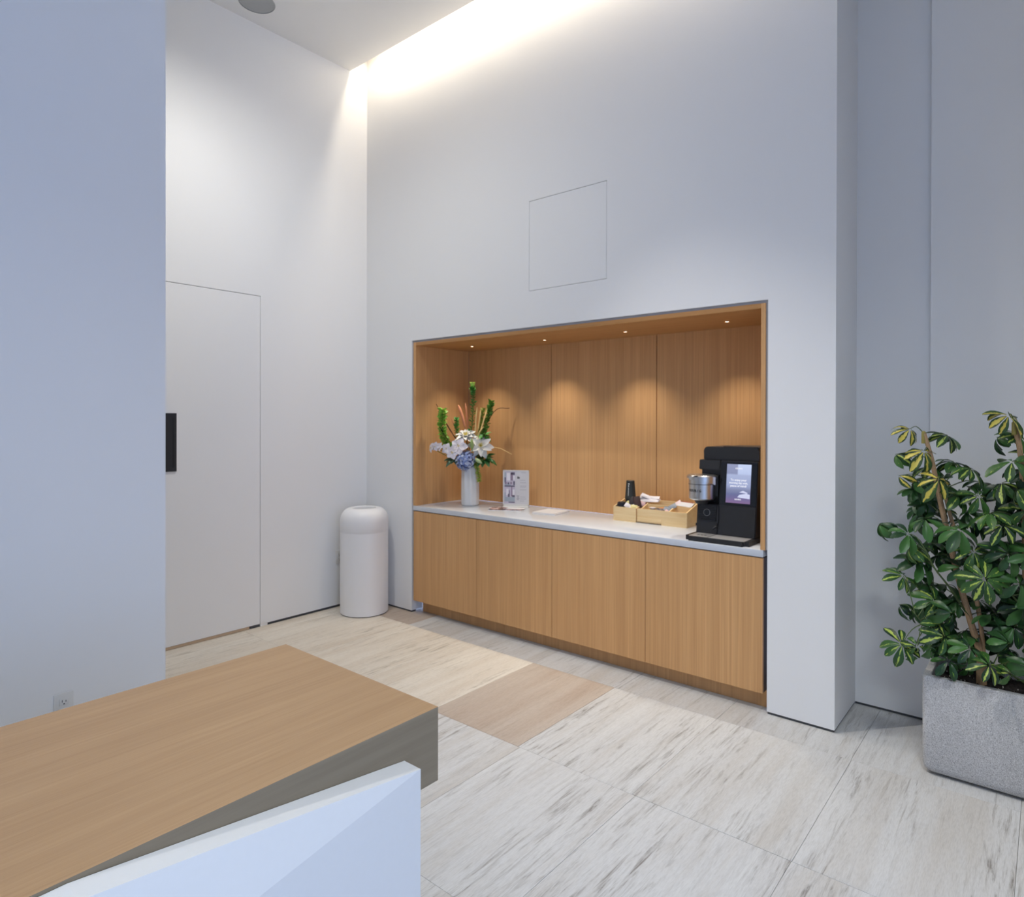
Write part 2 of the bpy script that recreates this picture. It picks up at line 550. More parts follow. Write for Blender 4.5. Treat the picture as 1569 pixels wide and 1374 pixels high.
# storefront window on the +X side (behind the camera's right shoulder)
bm = NB()
for y in (-4.4, -2.75, -1.1, 0.55, 2.2):
    box(bm, X1, X1 + 0.1, y - 0.04 if y > -4.3 else y, y + 0.04 if y < 2.1 else 2.3, 0, 5.0)
box(bm, X1, X1 + 0.1, Y0, 2.3, 0, 0.12)
box(bm, X1, X1 + 0.1, Y0, 2.3, 3.3, 5.0)
struct('window_1', bm, plain('window_frame_metal', (60, 62, 66), 0.5), 'tall storefront window frame on the street side of the lobby', 'window')

# ceiling with the light slot along the niche wall
bm = NB()
box(bm, XL - 0.12, X1 + 0.1, Y0 - 0.1, 3.514, ZC, ZC + 0.012)
box(bm, XL - 0.12, X1 + 0.1, 3.502, 3.514, ZC + 0.012, 5.0)
box(bm, XC - 0.06, X1 + 0.1, 3.514, 4.3, ZC, ZC + 0.012)
struct('ceiling', bm, CEIL, 'flat white ceiling with a light slot along the niche wall', 'ceiling')
struct('trim_1', B(XL - 0.12, X1 + 0.1, 3.4, 4.3, 5.0, 5.02), CEIL, 'white cap inside the ceiling light slot', 'trim')

cove = thing('cove_light', 'warm linear light hidden in the ceiling slot above the niche wall', 'light', (-2.4, 3.575, 4.94))
obj('housing', B(-4.84, -0.95, 3.522, 3.582, 4.945, 4.998), WHITEP, cove, 0)
obj('diffuser', B(-4.82, -0.96, 3.529, 3.575, 4.938, 4.945), emis('cove_emission', (255, 228, 190), 2.0), cove, 0)

spk = thing('ceiling_speaker', 'round grey speaker grille set in the white ceiling', 'speaker', (-4.608, 2.492, ZC))
obj('grille', lathe(NB(), [(0.0, -0.003), (0.122, -0.003), (0.124, -0.001), (0.124, 0.001)], (-4.608, 2.492, ZC), 48, False), SPKM, spk)
obj('rim', lathe(NB(), [(0.124, 0.0), (0.124, -0.005), (0.131, -0.004), (0.132, 0.0)], (-4.608, 2.492, ZC), 48, False), SPKM, spk)

# ------------------------------------------------------------------ oak niche
NB_Y = 4.356
lin_ = thing('niche_lining', 'oak veneer lining of the refreshment niche with three back panels', 'panelling', (-2.73, 4.0, 0.92))
WX0, WX1 = -4.218, -1.243
IX0, IX1 = -4.188, -1.268
ct = 0.919
obj('side_panel', B(WX0, IX0, YB + 0.004, NB_Y, ct + 0.0005, 2.318), OAKV, lin_, 0)
obj('side_panel', B(IX1, WX1, YB + 0.004, NB_Y, ct + 0.0005, 2.318), OAKV, lin_, 0)
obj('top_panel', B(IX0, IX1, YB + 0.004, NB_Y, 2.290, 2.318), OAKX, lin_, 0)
for xa, xb in ((IX0, -3.231), (-3.231, -2.257), (-2.257, IX1)):
    obj('back_panel', B(xa + 0.003, xb - 0.003, NB_Y, NB_Y + 0.02, ct + 0.0005, 2.290), OAKV, lin_, 0)
obj('backing', B(WX0, WX1, NB_Y + 0.0205, NB_Y + 0.03, ct + 0.0005, 2.318), plain('dark_backing', (70, 45, 25), 0.8), lin_, 0)
for i, (x, y) in enumerate(PUCKS):
    w = ['leftmost small round light in the niche soffit above the flowers', 'small round niche light, second from the left, near the first panel joint', 'small round niche light, third from the left, over the bamboo caddy', 'rightmost small round light in the niche soffit above the coffee machine'][i]
    pk = thing('puck_light', w, 'light', (x, y, 2.29), 'recessed lights in the niche soffit')
    obj('trim_ring', lathe(NB(), [(0.013, -0.0005), (0.013, -0.003), (0.018, -0.003), (0.019, -0.0005)], (x, y, 2.29), 20, False), OAKX, pk)
    obj('lens', lathe(NB(), [(0.0, -0.0012), (0.0125, -0.0012), (0.0125, 0.0)], (x, y, 2.29), 20, False), emis('puck_emission', (255, 240, 215), 12.0), pk)

cab_x = [-4.212, -3.473, -2.735, -1.994, -1.252]
cw = ['leftmost oak base cabinet under the flowers', 'oak base cabinet under the sign and booklets, second from the left', 'oak base cabinet under the bamboo caddy, third from the left', 'rightmost oak base cabinet under the coffee machine']
for i in range(4):
    xa, xb = cab_x[i], cab_x[i + 1]
    c = thing('base_cabinet', cw[i], 'cabinet', ((xa + xb) / 2, 3.95, 0), 'oak base cabinets under the white counter')
    obj('carcass', B(xa + 0.002, xb - 0.002, YB + 0.024, NB_Y, 0.105, 0.872), plain('carcass_dark', (92, 66, 42), 0.7), c, 0)
    obj('door', B(xa + (0.0 if i == 0 else 0.0018), xb - 0.0018, YB + 0.002, YB + 0.022, 0.106, 0.873, bev=0.0008, seg=1), OAKV, c, 0)
    obj('toe_kick', B(xa + (0.03 if i == 0 else 0.0), xb, YB + 0.085, YB + 0.105, 0.0, 0.1045), OAKV, c, 0)
cnt = thing('countertop', 'long white quartz worktop across the four oak cabinets', 'worktop', (-2.73, 4.0, 0.879))
obj('slab', B(-4.214, -1.2515, YB - 0.002, NB_Y, 0.879, ct, bev=0.002, seg=2), QUARTZ, cnt)

# ------------------------------------------------------------------ reception desk
desk = thing('reception_desk', 'reception desk with an oak top and a faceted white stone front', 'desk', (-1.68, 0.3, 0))
dx0, dx1, dy1 = -2.075, -1.300, 1.233
bm = B(dx0, dx1, -1.6, dy1, 0.657, 0.86)
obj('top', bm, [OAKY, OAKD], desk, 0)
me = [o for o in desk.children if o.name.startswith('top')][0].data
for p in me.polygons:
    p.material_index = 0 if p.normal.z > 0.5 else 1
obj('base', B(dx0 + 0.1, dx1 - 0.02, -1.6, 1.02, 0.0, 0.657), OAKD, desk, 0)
# stone front: end at y=1.11, its top rises towards the viewer's left
bm = NB()
V = {}
def vv(k, x, y, z):
    V[k] = bm.verts.new((x, y, z))
xi = dx1 + 0.0015
vv('it', xi, 1.111, 0.7605); vv('ib', xi, 1.111, 0.0)
vv('ot', -1.235, 1.111, 0.7605); vv('ob', -1.235, 1.111, 0.0)
vv('im', xi, 0.36, 0.8535); vv('il', xi, -1.6, 0.8535)
vv('om', -1.238, 0.36, 0.8525); vv('ol', -1.238, -1.6, 0.8525)
vv('d3', -1.05, -1.6, 0.434); vv('bl', -1.05, -1.6, 0.0); vv('ibl', xi, -1.6, 0.0)
F = lambda *k: bm.faces.new([V[q] for q in k])
F('it', 'ot', 'om', 'im'); F('im', 'om', 'ol', 'il')
F('ot', 'd3', 'om'); F('om', 'd3', 'ol')
F('ot', 'ob', 'bl', 'd3')
F('it', 'ib', 'ob', 'ot'); F('it', 'im', 'il', 'ibl', 'ib')
F('il', 'ol', 'd3', 'bl', 'ibl'); F('ib', 'ibl', 'bl', 'ob')
bmesh.ops.recalc_face_normals(bm, faces=bm.faces)
obj('stone_panel', bm, STONE, desk, 0)

# ------------------------------------------------------------------ wall outlets
def outlet(label, x, yc, zc):
    o = thing('wall_outlet', label, 'outlet', (x, yc, zc))
    obj('plate', B(x + 0.0002, x + 0.006, yc - 0.036, yc + 0.036, zc - 0.058, zc + 0.058, bev=0.0025), WHITEP, o)
    for s in (1, -1):
        f = obj('socket', B(x + 0.005, x + 0.0085, yc - 0.017, yc + 0.017, zc + s * 0.0215 - 0.0155, zc + s * 0.0215 + 0.0155, bev=0.002), WHITEP, o)
        sl = NB()
        cz = zc + s * 0.0215
        box(sl, x + 0.008, x + 0.0089, yc - 0.008, yc - 0.0056, cz - 0.001, cz + 0.009)
        box(sl, x + 0.008, x + 0.0089, yc + 0.0056, yc + 0.008, cz - 0.001, cz + 0.007)
        lathe_c = (x + 0.0084, yc, cz - 0.008)
        box(sl, x + 0.008, x + 0.0089, yc - 0.0025, yc + 0.0025, cz - 0.0105, cz - 0.0055)
        obj('slots', sl, INK, f, 0)
    return o
outlet('white wall outlet low on the left partition behind the desk top', -3.25, 0.888, 0.423)
outlet('white wall outlet half hidden behind the white bin', XL, 3.402, 0.44)

# ------------------------------------------------------------------ bin
bc = (-4.565, 3.454, 0)
bn = thing('trash_bin', 'white cylindrical litter bin with a domed open lid in the corner', 'bin', bc)
R = 0.203
obj('base_ring', lathe(NB(), [(R - 0.006, 0.0), (R - 0.006, 0.008)], bc, 56), BLACKM, bn)
obj('body', lathe(NB(), [(R - 0.003, 0.006), (R, 0.010), (R, 0.700), (R - 0.004, 0.704)], bc, 56), BINM, bn)
prof = [(R - 0.001, 0.698), (R + 0.001, 0.702), (R + 0.001, 0.79)]
for k in range(1, 9):
    a = k / 8 * PI / 2 * 0.93
    prof.append((0.118 + (R + 0.001 - 0.118) * math.cos(a), 0.79 + 0.108 * math.sin(a)))
prof += [(0.112, 0.899), (0.100, 0.893), (0.094, 0.880), (0.094, 0.78)]
obj('lid', lathe(NB(), prof, bc, 56, False), BINM, bn)
obj('liner', lathe(NB(), [(0.0, 0.80), (0.0935, 0.80), (0.0935, 0.81)], bc, 32, False), plain('bin_inside', (60, 58, 56), 0.8), bn)

# ------------------------------------------------------------------ coffee machine
z0 = ct
cm = thing('coffee_machine', 'black office coffee machine with a touch screen and steel brew head', 'coffee machine', (-1.54, 4.0, z0))
mx0, mx1 = -1.724, -1.352
# sloping front: y at height
def fy(z): return 3.862 + 0.05 * (z - 0.95) / 0.46
bm = NB()
prism(bm, [(3.714, 0.919), (4.25, 0.919), (4.25, 0.947), (3.714, 0.947)], 0, mx0 - 0.014, mx1 + 0.006)
es = [e for e in bm.edges if abs(e.verts[0].co.z - e.verts[1].co.z) > 0.02 and e.verts[0].co.y < 3.8]
bmesh.ops.bevel(bm, geom=es, offset=0.03, segments=5, affect='EDGES')
obj('tray_base', bm, BLACK, cm)
g1 = B(mx0 + 0.012, mx0 + 0.13, 3.728, 3.858, 0.9472, 0.9495, bev=0.001, seg=1)
obj('drip_grille', g1, GREYM, cm)
ic = NB()
for k in range(3):
    box(ic, mx0 + 0.045 + 0.022 * k, mx0 + 0.058 + 0.022 * k, 3.775, 3.79, 0.9494, 0.950)
obj('grille_mark', ic, INK, cm, 0)
g2 = NB()
box(g2, mx0 + 0.134, mx1 - 0.018, 3.728, 3.862, 0.9472, 0.9482)
for k in range(7):
    box(g2, mx0 + 0.136, mx1 - 0.02, 3.732 + 0.0185 * k, 3.744 + 0.0185 * k, 0.948, 0.9495)
obj('drip_grille', g2, GREYM, cm, 0)
sx = -1.585                      # split between brew side and screen side
# right block with the screen
bm = NB()
prism(bm, [(fy(0.947), 0.947), (4.24, 0.947), (4.24, 1.405), (fy(1.405), 1.405)], 0, sx, mx1, bev=0.004)
obj('body', bm, BLACK, cm)
# left block: column behind the brew head
bm = NB()
prism(bm, [(fy(0.947), 0.947), (4.24, 0.947), (4.24, 1.405), (fy(1.405), 1.405), (fy(1.345), 1.345), (3.955, 1.343), (3.945, 1.14), (fy(1.13), 1.128)], 0, mx0, sx - 0.001, bev=0.003)
obj('brew_column', bm, BLACK, cm)
# top hopper: rounded upper corners
def hop(x0, x1, z0_, z1_, r_):
    q = [(x0, z0_), (x1, z0_)]
    for cx_, a0 in ((x1 - r_, 0), (x0 + r_, 90)):
        for k in range(6):
            a = math.radians(a0 + 18 * k)
            q.append((cx_ + r_ * math.cos(a), z1_ - r_ + r_ * math.sin(a)))
    return q
obj('top_hopper', prism(NB(), hop(mx0 + 0.018, mx1 - 0.002, 1.4055, 1.488, 0.026), 1, 3.935, 4.23, bev=0.003), BLACK, cm)
obj('hopper_lid', prism(NB(), hop(mx0 + 0.14, mx1 - 0.006, 1.480, 1.4925, 0.010), 1, 3.942, 4.20), BLACK, cm)
# glossy screen panel and screen
def slab(name, x0, x1, za, zb, d, mat, parent, th=0.004):
    b_ = NB()
    prism(b_, [(fy(za) - d, za), (fy(za) - d + th, za), (fy(zb) - d + th, zb), (fy(zb) - d, zb)], 0, x0, x1)
    return obj(name, b_, mat, parent, 0)
pn = slab('screen_panel', sx + 0.006, mx1 - 0.004, 1.136, 1.398, 0.003, BLACKG, cm)
slab('lower_panel', sx + 0.004, mx1 - 0.004, 0.952, 1.128, 0.003, BLACK, cm)
# the screen image: pale blue picture with a purple lower band
def screenmat():
    m, nt, b = nodes('touch_screen_picture')
    t = nt.nodes.new('ShaderNodeTexCoord')
    s = nt.nodes.new('ShaderNodeSeparateXYZ')
    nt.links.new(t.outputs['Generated'], s.inputs[0])
    r = ramp(nt, [(0.0, lin((122, 96, 135))), (0.13, lin((104, 96, 138))), (0.22, lin((96, 100, 140))), (0.34, lin((120, 126, 158))), (0.45, lin((145, 155, 190))), (0.7, lin((158, 168, 200))), (1.0, lin((172, 182, 210)))])
    nt.links.new(s.outputs[2], r.inputs['Fac'])
    r2 = ramp(nt, [(0.44, (0.62, 0.60, 0.66, 1)), (0.47, (1.2, 1.22, 1.2, 1))])
    nt.links.new(s.outputs[0], r2.inputs['Fac'])
    r3 = ramp(nt, [(0.72, (0, 0, 0, 1)), (0.76, (1, 1, 1, 1))])
    nt.links.new(s.outputs[2], r3.inputs['Fac'])
    c = mix(nt, r.outputs[0], r2.outputs[0], r3.outputs[0], 'MULTIPLY')
    nt.links.new(c, b.inputs['Emission Color'])
    b.inputs['Emission Strength'].default_value = 1.15
    b.inputs['Base Color'].default_value = (0.01, 0.01, 0.01, 1)
    b.inputs['Roughness'].default_value = 0.15
    return m
sc0, sc1 = -1.541, -1.391
scr = slab('screen', sc0, sc1, 1.150, 1.386, 0.0045, screenmat(), pn, 0.003)
tilt = math.atan2(fy(1.4) - fy(1.1), 0.3)
SM = Matrix.Rotation(PI / 2 - tilt, 3, 'X')
def son(x, z): return (x, fy(z) - 0.0047, z)
WGLOW = emis('screen_white', (245, 246, 255), 1.0)
cxs = (sc0 + sc1) / 2
bm = NB()
for q in (((-0.004, 0.036), (0.072, 0.030), (0.072, 0.056), (0.05, 0.062), (0.008, 0.052)), ((0.006, 0.066), (0.03, 0.078), (0.060, 0.066), (0.055, 0.062))):
    vs = [bm.verts.new((cxs + a, fy(1.15 + b_) - 0.0049, 1.15 + b_)) for a, b_ in q]
    bm.faces.new(vs)
obj('screen_shape', bm, emis('screen_pale', (208, 212, 240), 1.0), pn, 0)
for nm_, body, sz, z in (('screen_text', 'To enjoy your', 0.0170, 1.290), ('screen_text', 'morning day with,', 0.0158, 1.272), ('screen_text', 'peace of mind!', 0.0170, 1.254), ('screen_text', 'KEURIG', 0.0125, 1.360), ('screen_text', 'KEURIG', 0.0115, 1.173)):
    text_obj(nm_, body, sz, WGLOW, pn, son(cxs, z), SM, depth=0.0003)
# brew head: steel can with a lid and curved handle, standing proud of the column
hc = (-1.688, 3.868, 0)
prof = [(0.0, 1.158), (0.070, 1.158), (0.079, 1.166), (0.081, 1.255), (0.0815, 1.2555), (0.0815, 1.2575), (0.081, 1.258), (0.081, 1.292), (0.0, 1.292)]
obj('brew_head', lathe(NB(), prof, hc, 48, False), STEEL, cm)
obj('head_seam', lathe(NB(), [(0.0812, 1.2545), (0.0820, 1.2548), (0.0820, 1.2572), (0.0812, 1.2575)], hc, 48, False), INK, cm)
prof = [(0.0, 1.290), (0.090, 1.290), (0.094, 1.294), (0.094, 1.306), (0.086, 1.313), (0.0, 1.316)]
ld = obj('head_lid', lathe(NB(), prof, hc, 48, False), STEEL, cm)
# handle lip: bent band down the right of the head
bm = NB()
n = 14
for k in range(n + 1):
    a = math.radians(-118 + 106 * k / n)
    dz = 0.030 * (k / n) ** 2
    for (r_, z_) in ((0.0945, 1.303), (0.0945, 1.284 - dz), (0.0985, 1.284 - dz), (0.0985, 1.303)):
        bm.verts.new((hc[0] + r_ * math.cos(a), hc[1] + r_ * math.sin(a), z_))
bm.verts.ensure_lookup_table()
for k in range(n):
    for j in range(4):
        a_, b_ = k * 4 + j, k * 4 + (j + 1) % 4
        bm.faces.new([bm.verts[q] for q in (a_, b_, b_ + 4, a_ + 4)])
obj('head_handle', bm, STEEL, ld)
obj('head_latch', B(hc[0] - 0.012, hc[0] + 0.012, hc[1] - 0.1, hc[1] - 0.08, 1.305, 1.311), BLACKM, ld, 0)
obj('head_bracket', B(mx0 + 0.03, sx - 0.012, 3.90, 3.96, 1.18, 1.312), BLACK, cm, 0)
obj('spout', lathe(NB(), [(0.0, 1.132), (0.036, 1.132), (0.05, 1.158), (0.0, 1.158)], hc, 32, False), BLACKM, cm)
# raised lettering on the can, bent around it
for i, ch in enumerate('KEURIG'):
    a = math.radians(-127 + 10.5 * i)
    mw = Matrix.Rotation(a + PI / 2, 3, 'Z') @ Matrix.Rotation(PI / 2, 3, 'X')
    text_obj('head_lettering', ch, 0.021, INK, cm, (hc[0] + 0.0812 * math.cos(a), hc[1] + 0.0812 * math.sin(a), 1.217), mw, depth=0.0004, sx=0.95)
# lower left front: ribbed cover with a round button, small lever
rb = NB()
for k in range(9):
    z = 1.030 + k * 0.0105
    prism(rb, [(fy(z) - 0.006, z), (fy(z) + 0.002, z), (fy(z) + 0.002, z + 0.0055), (fy(z) - 0.006, z + 0.0055)], 0, mx0 + 0.012, sx - 0.012)
obj('ribbed_cover', rb, BLACK, cm, 0)
bm = lathe(NB(), [(0.0, 0.010), (0.019, 0.010), (0.021, 0.006), (0.021, 0.0)], (0, 0, 0), 28, False)
bmesh.ops.transform(bm, matrix=Matrix.Translation((-1.656, fy(1.078) + 0.002, 1.078)) @ Matrix.Rotation(PI / 2 - tilt, 4, 'X') , verts=bm.verts)
obj('round_button', bm, BLACKG, cm)
bm = lathe(NB(), [(0.0195, 0.0108), (0.0215, 0.0108), (0.0215, 0.009)], (0, 0, 0), 28, False)
bmesh.ops.transform(bm, matrix=Matrix.Translation((-1.656, fy(1.078) + 0.002, 1.078)) @ Matrix.Rotation(PI / 2 - tilt, 4, 'X'), verts=bm.verts)
obj('button_ring', bm, GREYM, cm)
bm = tube(NB(), [(sx + 0.001, fy(1.10) - 0.004, 1.12), (sx + 0.001, fy(1.0) - 0.008, 1.02), (sx - 0.004, fy(0.99) - 0.02, 0.998), (sx - 0.02, fy(0.98) - 0.024, 0.985)], [0.004, 0.005, 0.008, 0.006], 8)
obj('lever', bm, BLACKM, cm)
obj('side_hinge', B(mx0 - 0.006, mx0 + 0.002, 3.87, 3.90, 0.99, 1.005), BLACKM, cm, 0)

# ------------------------------------------------------------------ bamboo caddy and what is in it
cd = thing('condiment_caddy', 'expandable bamboo organiser holding coffee condiments beside the coffee machine', 'organiser', (-2.2, 4.2, ct))
t_ = 0.009
za, zf, zb = ct, ct + 0.102, ct + 0.151
def side(name, x, ya=4.12, yb=4.31, zf_=zf, zb_=zb, zlo=za):
    b_ = NB()
    prism(b_, [(ya, zlo), (yb, zlo), (yb, zb_), (yb - 0.012, zb_), (ya, zf_)], 0, x, x + t_)
    return obj(name, b_, BAMB, cd, 0)
side('side_panel', -2.483)
obj('front_panel', B(-2.483 + t_, -2.296, 4.12, 4.12 + t_, za, zf), BAMB, cd, 0)
obj('back_panel', B(-2.483 + t_, -2.30, 4.31 - t_, 4.31, za, zb), BAMB, cd, 0)
side('divider', -2.305, 4.1292, 4.3, zf - 0.002, zb - 0.004, za + 0.009)
fp = NB()
prism(fp, [(-2.288, za + 0.014), (-2.098, za + 0.014), (-2.098, za), (-1.916, za), (-1.916, zf), (-2.288, zf)], 1, 4.124, 4.124 + t_)
obj('front_panel', fp, BAMB, cd, 0)
obj('front_rail', B(-2.288, -2.098, 4.1225, 4.124, za + 0.014, za + 0.040), BAMB, cd, 0)
side('side_panel', -1.916, 4.124, 4.312)
obj('back_panel', B(-2.29, -1.916, 4.312 - t_, 4.312, za, zb), BAMB, cd, 0)
obj('mid_panel', B(-2.262, -1.916, 4.222, 4.222 + t_, za + 0.012, ct + 0.128), BAMB, cd, 0)
side('divider', -2.266, 4.134, 4.3, zf - 0.002, zb - 0.002, za + 0.012)
side('divider', -2.050, 4.134, 4.222, zf - 0.004, zf + 0.02, za + 0.012)
obj('bottom', B(-2.474, -1.917, 4.134, 4.30, za + 0.003, za + 0.012), BAMB, cd, 0)

CUPM = plain('black_paper_cup', (36, 40, 40), 0.6)
for k in range(3):
    base = ct + 0.014 + 0.071 * k
    cx_, cy_ = -2.389, 4.205
    cup = thing('paper_cup', ['black paper cup, lowest of the upside-down stack in the caddy', 'black paper cup, middle of the upside-down stack in the caddy', 'black paper cup with white lettering on top of the upside-down stack'][k], 'cup', (cx_, cy_, base), 'black paper cups stacked upside down in the caddy')
    obj('cup_wall', lathe(NB(), [(0.0395, 0.001), (0.041, 0.004), (0.0395, 0.007), (0.030, 0.133), (0.028, 0.135), (0.027, 0.131), (0.0375, 0.004)], (cx_, cy_, base), 32, False), CUPM, cup)
    obj('cup_base', lathe(NB(), [(0.0, 0.1315), (0.0278, 0.1315), (0.0278, 0.1345)], (cx_, cy_, base), 32, False), plain('cup_base_card', (150, 140, 128), 0.7), cup)
    if k == 2:
        pr = NB()
        for j, (zz, w_, h_) in enumerate(((0.112, 0.012, 0.004), (0.097, 0.007, 0.005), (0.076, 0.004, 0.011), (0.055, 0.004, 0.010), (0.036, 0.004, 0.010))):
            for q in (-1, 0, 1):
                r_ = 0.0395 - (zz - 0.007) * 0.0754 + 0.0006
                a0 = math.radians(-86) + q * w_ / 3 / r_
                a1 = a0 + w_ / 3 / r_
                vs = [pr.verts.new((cx_ + r_ * math.cos(a) + 0, cy_ + r_ * math.sin(a), base + zz + dz)) for a, dz in ((a0, -h_), (a1, -h_), (a1, h_), (a0, h_))]
                pr.faces.new(vs)
        obj('cup_print', pr, plain('cup_print_white', (215, 215, 210), 0.6), cup, 0)

def packet(name, label, cat, c, size, rot, mat, group=None, puff=0.35):
    """a pillow-shaped sachet: two pinched sheets"""
    o = thing(name, label, cat, c, group)
    b_ = NB()
    L, W_, T = size
    nx, ny = 6, 4
    gr = {}
    for s in (1, -1):
        for i in range(nx + 1):
            for j in range(ny + 1):
                u, v = i / nx, j / ny
                edge = i in (0, nx) or j in (0, ny)
                if edge and s == -1:
                    gr[s, i, j] = gr[1, i, j]
                    continue
                h_ = T * (math.sin(PI * u) * math.sin(PI * v)) ** 0.5 / 2 * s if not edge else 0
                gr[s, i, j] = b_.verts.new(((u - 0.5) * L, (v - 0.5) * W_, h_ + random.uniform(-1, 1) * T * 0.04))
        for i in range(nx):
            for j in range(ny):
                b_.faces.new([gr[s, i, j], gr[s, i + 1, j], gr[s, i + 1, j + 1], gr[s, i, j + 1]])
    from mathutils import Euler
    bmesh.ops.transform(b_, matrix=Matrix.Translation(Vector(c)) @ Euler(rot).to_matrix().to_4x4(), verts=b_.verts)
    obj('wrapper', b_, mat, o)
    return o
DK = plain('dark_lid_plastic', (36, 34, 40), 0.4)
BRN = plain('dark_brown_wrapper', (72, 50, 44), 0.5)
BRN2 = plain('charcoal_wrapper', (62, 52, 50), 0.5)
WS = plain('white_wrapper', (228, 222, 226), 0.5)
PK = plain('pink_wrapper', (228, 190, 190), 0.5)
YL = plain('pale_yellow_wrapper', (226, 214, 150), 0.5)
GB = plain('grey_blue_wrapper', (142, 150, 162), 0.5)
OR = plain('orange_foil', (226, 140, 70), 0.4)
for k in range(4):
    c = (-2.437 + 0.004 * (k % 2), 4.165 - 0.002 * k, ct + 0.086 + 0.0125 * k)
    l = thing('cup_lid', ['black cup lid, lowest of the small stack at the caddy\'s left end', 'black cup lid, second from below in the stack at the caddy\'s left end', 'black cup lid, second from the top in the stack at the caddy\'s left end', 'black cup lid, topmost of the stack at the caddy\'s left end'][k], 'lid', c, 'black cup lids in the caddy')
    obj('lid_shell', lathe(NB(), [(0.0, 0.006), (0.024, 0.006), (0.026, 0.010), (0.031, 0.010), (0.0335, 0.0), (0.035, 0.0), (0.035, -0.003), (0.0, -0.003)], c, 28, False), DK, l)
packet('lid_support', 'black folded sleeve under the stacked cup lids', 'sleeve', (-2.435, 4.175, ct + 0.055), (0.06, 0.05, 0.05), (0, 0, 0.2), DK)
packet('coffee_sachet', 'charcoal coffee sachet leaning on the black cup', 'sachet', (-2.350, 4.178, ct + 0.138), (0.062, 0.080, 0.014), (math.radians(80), 0.12, 0.45), BRN2, 'brown coffee sachets in the caddy')
packet('coffee_sachet', 'dark brown coffee sachet standing right of the charcoal one', 'sachet', (-2.312, 4.170, ct + 0.140), (0.050, 0.085, 0.012), (math.radians(80), -0.18, 0.6), BRN, 'brown coffee sachets in the caddy')
packet('sugar_sachet', 'white sugar sachet in front of the brown coffee sachets', 'sachet', (-2.372, 4.146, ct + 0.110), (0.058, 0.035, 0.012), (math.radians(60), 0.5, 0.3), WS, 'sugar sachets in the left tray')
packet('sugar_sachet', 'white sugar sachet lying flat against the left divider', 'sachet', (-2.350, 4.150, ct + 0.103), (0.055, 0.035, 0.012), (math.radians(50), -0.4, 0.5), WS, 'sugar sachets in the left tray')
packet('sweetener_sachet', 'pale yellow sweetener sachet at the front of the caddy', 'sachet', (-2.325, 4.143, ct + 0.106), (0.05, 0.034, 0.010), (math.radians(65), 0.1, 0.4), YL, 'sugar sachets in the left tray')
packet('sweetener_sachet', 'pink sweetener sachet behind the yellow one beside the divider', 'sachet', (-2.287, 4.20, ct + 0.128), (0.042, 0.034, 0.010), (math.radians(70), 0.3, 0.6), PK, 'sugar sachets in the left tray')
packet('sweetener_sachet', 'small white sachet wedged left of the yellow one', 'sachet', (-2.378, 4.165, ct + 0.128), (0.04, 0.03, 0.008), (math.radians(60), 0.8, 0.2), YL, 'sugar sachets in the left tray')
for k, (a, dz) in enumerate(((-0.10, 0.0), (0.02, 0.011), (-0.32, 0.018), (0.05, -0.010))):
    packet('stirrer_packet', ['white paper-wrapped stirrer bundle lying along the caddy back', 'white paper-wrapped stirrer bundle on top of the others', 'white paper wrapper tilted up behind the brown sachet', 'white paper-wrapped stirrer bundle at the bottom of the pile'][k], 'packet', (-2.262 - 0.02 * (k == 2), 4.268 - 0.007 * k, ct + 0.160 + dz), (0.155 if k != 2 else 0.09, 0.032, 0.016), (math.radians(40), -a, 0.05), WS, 'white stirrer packets at the caddy back')
def creamer(label, c, top):
    o = thing('creamer_pod', label, 'creamer', c, 'creamer pods in the right tray')
    obj('pod_cup', lathe(NB(), [(0.0, -0.02), (0.015, -0.02), (0.020, 0.0), (0.024, 0.0), (0.024, 0.002)], c, 24, False), WHITEP, o)
    obj('foil_lid', lathe(NB(), [(0.0, 0.0024), (0.024, 0.0024), (0.024, 0.0018)], c, 24, False), top, o)
creamer('white lidded creamer pod at the left of the right tray', (-2.190, 4.172, ct + 0.110), WS)
creamer('orange lidded creamer pod in the middle of the right tray', (-2.117, 4.170, ct + 0.114), OR)
creamer('dark lidded creamer pod tucked beside the orange one', (-2.150, 4.186, ct + 0.104), DK)
packet('creamer_packet', 'grey blue packet leaning on the orange creamer pod', 'packet', (-2.078, 4.175, ct + 0.110), (0.05, 0.045, 0.014), (0.5, 0.4, 0.2), GB)
packet('creamer_packet', 'grey blue packet standing upright behind the small tray', 'packet', (-2.055, 4.205, ct + 0.126), (0.06, 0.04, 0.014), (0.9, -0.5, 0.3), GB)
packet('creamer_packet', 'small pink packet at the front of the right tray', 'packet', (-2.066, 4.146, ct + 0.097), (0.03, 0.03, 0.010), (0.9, 0.6, 0.5), PK)
packet('paper_packet', 'pink and white packet poking up behind the divider', 'packet', (-2.045, 4.262, ct + 0.142), (0.06, 0.045, 0.014), (0.7, -0.6, 0.2), plain('pinkish_paper', (232, 212, 216), 0.6))
packet('napkin_pack', 'white napkins lying in the rear right compartment', 'napkin', (-1.985, 4.262, ct + 0.142), (0.115, 0.055, 0.018), (0.45, 0.06, 0.0), PAPER)
packet('tea_packet', 'red brown tea packet at the back of the rear right compartment', 'packet', (-1.985, 4.292, ct + 0.146), (0.09, 0.03, 0.012), (1.0, 0.05, 0.0), plain('red_brown_paper', (150, 84, 60), 0.6))

